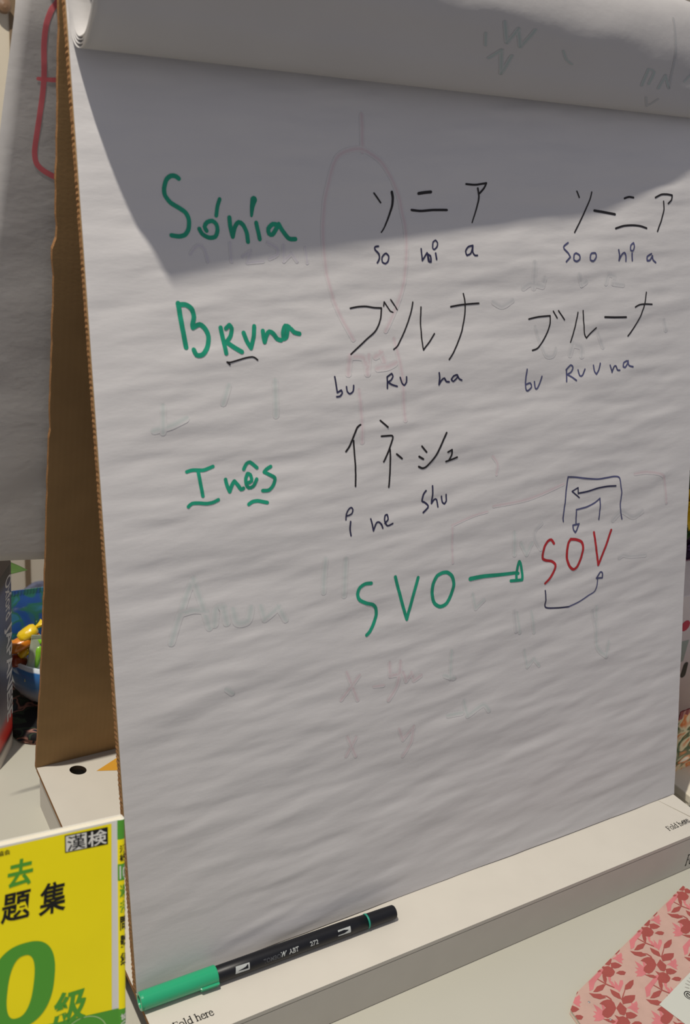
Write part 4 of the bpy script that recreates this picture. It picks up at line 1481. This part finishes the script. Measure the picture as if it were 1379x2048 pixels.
M['bag_blue'] = patches_mat('blue_printed_film', [(0, (30, 60, 130)), (.42, (44, 84, 150)), (.52, (50, 110, 96)), (.60, (60, 120, 150)), (1, (40, 70, 150))], 40, .18, coat=.6)
packet('sweets_bag', (40, 424, 3), 62, 74, 10, (-.12, .08, .1), 'bag_blue', 'blue shiny sweets bag sticking up at the back of the bowl', 'bag')
packet('sweet_sachet', (26.5, 381, 4), 13, 48, 5, (-.1, .22, .1), 'sw_pale', 'pale grey-green sachet standing in the front of the blue bowl', 'sachet')

# plant behind the dictionary
M['leaf'] = mat('green_leaf', (84, 118, 58), .4, .3, transl=.25, var=.15)
M['pot'] = mat('grey_plant_pot', (120, 116, 110), .7, var=.08)
M['soil'] = mat('potting_soil', (50, 38, 28), .95, bump=(120, .002))
plant = empty('potted_plant', (-62, 462, -H0), 'green potted plant behind the dark dictionary with one pointed leaf showing', 'plant')
MB().loft(lathe([(22, 0), (30, 52), (32, 52), (32, 60), (28.5, 60), (27, 50), (0.5, 50)], (-62, 462, -H0), 36)).build('pot', 'pot', plant, smooth=False)
MB().loft(lathe([(28, 50.5), (20, 53), (.5, 54)], (-62, 462, -H0), 24)).build('soil', 'soil', plant)


def leaf(parent, p0, p1, w, droop, m='leaf', name='leaf', curl=.25):
    p0, p1 = Vector(p0), Vector(p1)
    d = p1 - p0
    side = d.cross(Vector((0, 0, 1)))
    side = side.normalized() if side.length > 1e-3 else Vector((1, 0, 0))
    up = side.cross(d).normalized()
    n = 14
    V, F = [], []
    for i in range(n + 1):
        t = i / n
        ww = w * (math.sin(PI * t ** .75) ** .9 if 0 < t < 1 else 0) * .5
        c = p0 + d * t + up * (droop * 4 * t * (1 - t))
        for s_ in (-1, -.5, 0, .5, 1):
            V.append(c + side * ww * s_ + up * (abs(s_) * ww * curl))
    for i in range(n):
        for j in range(4):
            a = i * 5 + j
            F.append((a, a + 1, a + 6, a + 5))
    o = obj(name, V, F, m, parent, smooth=True)
    so = o.modifiers.new('thickness', 'SOLIDIFY')
    so.thickness = .0004
    return o


def stem(parent, P, r, m='leaf'):
    rr = []
    for i, p in enumerate(P):
        rr.append([Vector(p) + Vector((math.cos(a), math.sin(a), 0)) * r for a in [2 * PI * k / 8 for k in range(8)]])
    return MB().loft(rr).build('stem', m, parent, smooth=True)


stem(plant, [(-62, 462, 10), (-58, 462, 40), (-48, 461, 75)], 1.6)
for p0, p1, w in (((-48, 461, 78), (42, 448, 90), 62), ((-54, 462, 55), (-110, 470, 95), 30), ((-50, 461, 68), (-40, 500, 120), 30), ((-60, 462, 35), (-120, 440, 50), 28), ((-50, 462, 70), (-70, 480, 125), 26)):
    leaf(plant, p0, p1, w, 5)

# ------------------------------------------------------------------ behind the easel, right: snack pouch, carton, flowers
M['snack'] = patches_mat('printed_snack_film', [(0, (236, 226, 196)), (.34, (226, 190, 130)), (.44, (222, 120, 52)), (.52, (232, 214, 170)), (.58, (52, 84, 40)), (.64, (226, 130, 60)), (.72, (236, 230, 210)), (1, (226, 110, 50))], 42, .3, coat=.4)
M['snack_red'] = mat('dark_red_film', (130, 26, 34), .3, coat=.3)
M['white_band'] = mat('white_green_band', (226, 228, 214), .4)
M['cream'] = mat('cream_box_board', (226, 218, 198), .7)
cbx = empty('cream_box', (655, 62, -H0), 'low cream cardboard box under the orange and green snack pouch', 'box')
bevel(MB().box((556, 14, -H0), (760, 112, -H0 + 13)).build('box_tray', 'cream', cbx), 1)
bevel(MB().box((554.5, 12.5, -H0 + 6), (761.5, 113.5, -H0 + 14.5)).build('box_lid', 'cream', cbx), 1)
pk = packet('snack_pouch', (628, 50, -H0 + 14.5), 150, 76, 22, (0, 0, .05), 'snack', 'orange and green snack pouch with dark red seam right of the easel', 'pouch', foldm='snack_red')
M['carton'] = mat('off_white_carton', (204, 194, 190), .6, var=.02)
M['carton_green'] = mat('grey_green_print', (150, 160, 150), .6)
M['cherry'] = mat('cherry_red_print', (176, 40, 66), .5)
carton = empty('paper_carton', (690, 150, -H0), 'off-white carton with a red dot standing behind the snack pouch', 'carton')
cb = bevel(MB().box((606, 116, -H0), (760, 176, 128)).build('box_body', 'carton', carton), 1)
mb = MB()
ribbon(mb, [(622, 91), (622.01, 91)], 13, 13, lambda q: (q[0], 115.85, q[1]), 1)
obj('red_dot', mb.V, mb.F, 'cherry', cb)
mb = MB()
mb.add([(x, 115.85, z) for x, z in ((607, 42), (634, 46), (634, 72), (607, 72))], [(0, 1, 2, 3)])
obj('grey_green_panel', mb.V, mb.F, 'carton_green', cb)
mb = MB()
ribbon(mb, [(640, 28), (640, 40)], 8, 7, lambda q: (q[0], 115.8, q[1]), 1)
obj('dark_mark', mb.V, mb.F, 'print_black', cb)

M['fl_yellow'] = mat('yellow_petal', (222, 186, 22), .6, transl=.25)
M['fl_pink'] = mat('pink_petal', (206, 160, 172), .6, transl=.25, var=.08)
M['fl_purple'] = mat('purple_petal', (112, 84, 130), .6, transl=.2, var=.15)
M['fl_dark'] = mat('dark_plum_petal', (48, 26, 50), .6)
M['dleaf'] = mat('dark_green_leaf', (58, 84, 38), .5, transl=.15, var=.2)
M['gleaf'] = mat('grey_green_leaf', (110, 124, 104), .5, transl=.15, var=.2)
M['beige_pot'] = mat('beige_ceramic', (206, 176, 150), .5, .4)
fl = empty('flower_pot', (690, 225, -H0), 'beige pot of yellow, pink and purple flowers right of the easel', 'flowers')
MB().loft(lathe([(26, 0), (34, 20), (44, 90), (48, 140), (46, 150), (42, 150), (40, 130), (.5, 128)], (700, 228, -H0), 40)).build('pot', 'beige_pot', fl, smooth=True)


def bloom(c, r, n, mk, ck, tilt=.5):
    c = Vector(c)
    for k in range(n):
        a = 2 * PI * k / n + r
        d = Vector((math.cos(a), -.45, math.sin(a))).normalized()
        leaf(fl, c, c + d * r, r * .75, 2, mk, 'petal', .3)
    MB().loft([[c + Vector((q * math.cos(a), -4 - h, q * math.sin(a))) for a in [2 * PI * k / 14 for k in range(14)]] for q, h in ((r * .22, 0), (r * .2, 3), (r * .08, 5))]).build('flower_centre', ck, fl, smooth=True)


stem(fl, [(694, 226, 85), (690, 214, 130), (684, 204, 190)], 2)
stem(fl, [(700, 226, 85), (706, 216, 120), (712, 206, 150)], 2)
bloom((675, 196, 187), 30, 9, 'fl_yellow', 'fl_yellow')
bloom((704, 192, 116), 30, 6, 'fl_pink', 'fl_purple')
bloom((694, 186, 106), 24, 6, 'fl_purple', 'fl_pink')
bloom((690, 190, 138), 18, 6, 'fl_dark', 'fl_purple')
for p0, p1, w, k in (((690, 208, 140), (664, 186, 164), 26, 'dleaf'), ((692, 208, 150), (690, 184, 160), 24, 'dleaf'), ((686, 206, 180), (640, 186, 240), 34, 'gleaf'), ((688, 206, 190), (664, 184, 232), 34, 'gleaf'), ((690, 206, 180), (720, 190, 235), 34, 'gleaf'), ((694, 208, 130), (740, 190, 150), 30, 'dleaf')):
    leaf(fl, p0, p1, w, 4, k)
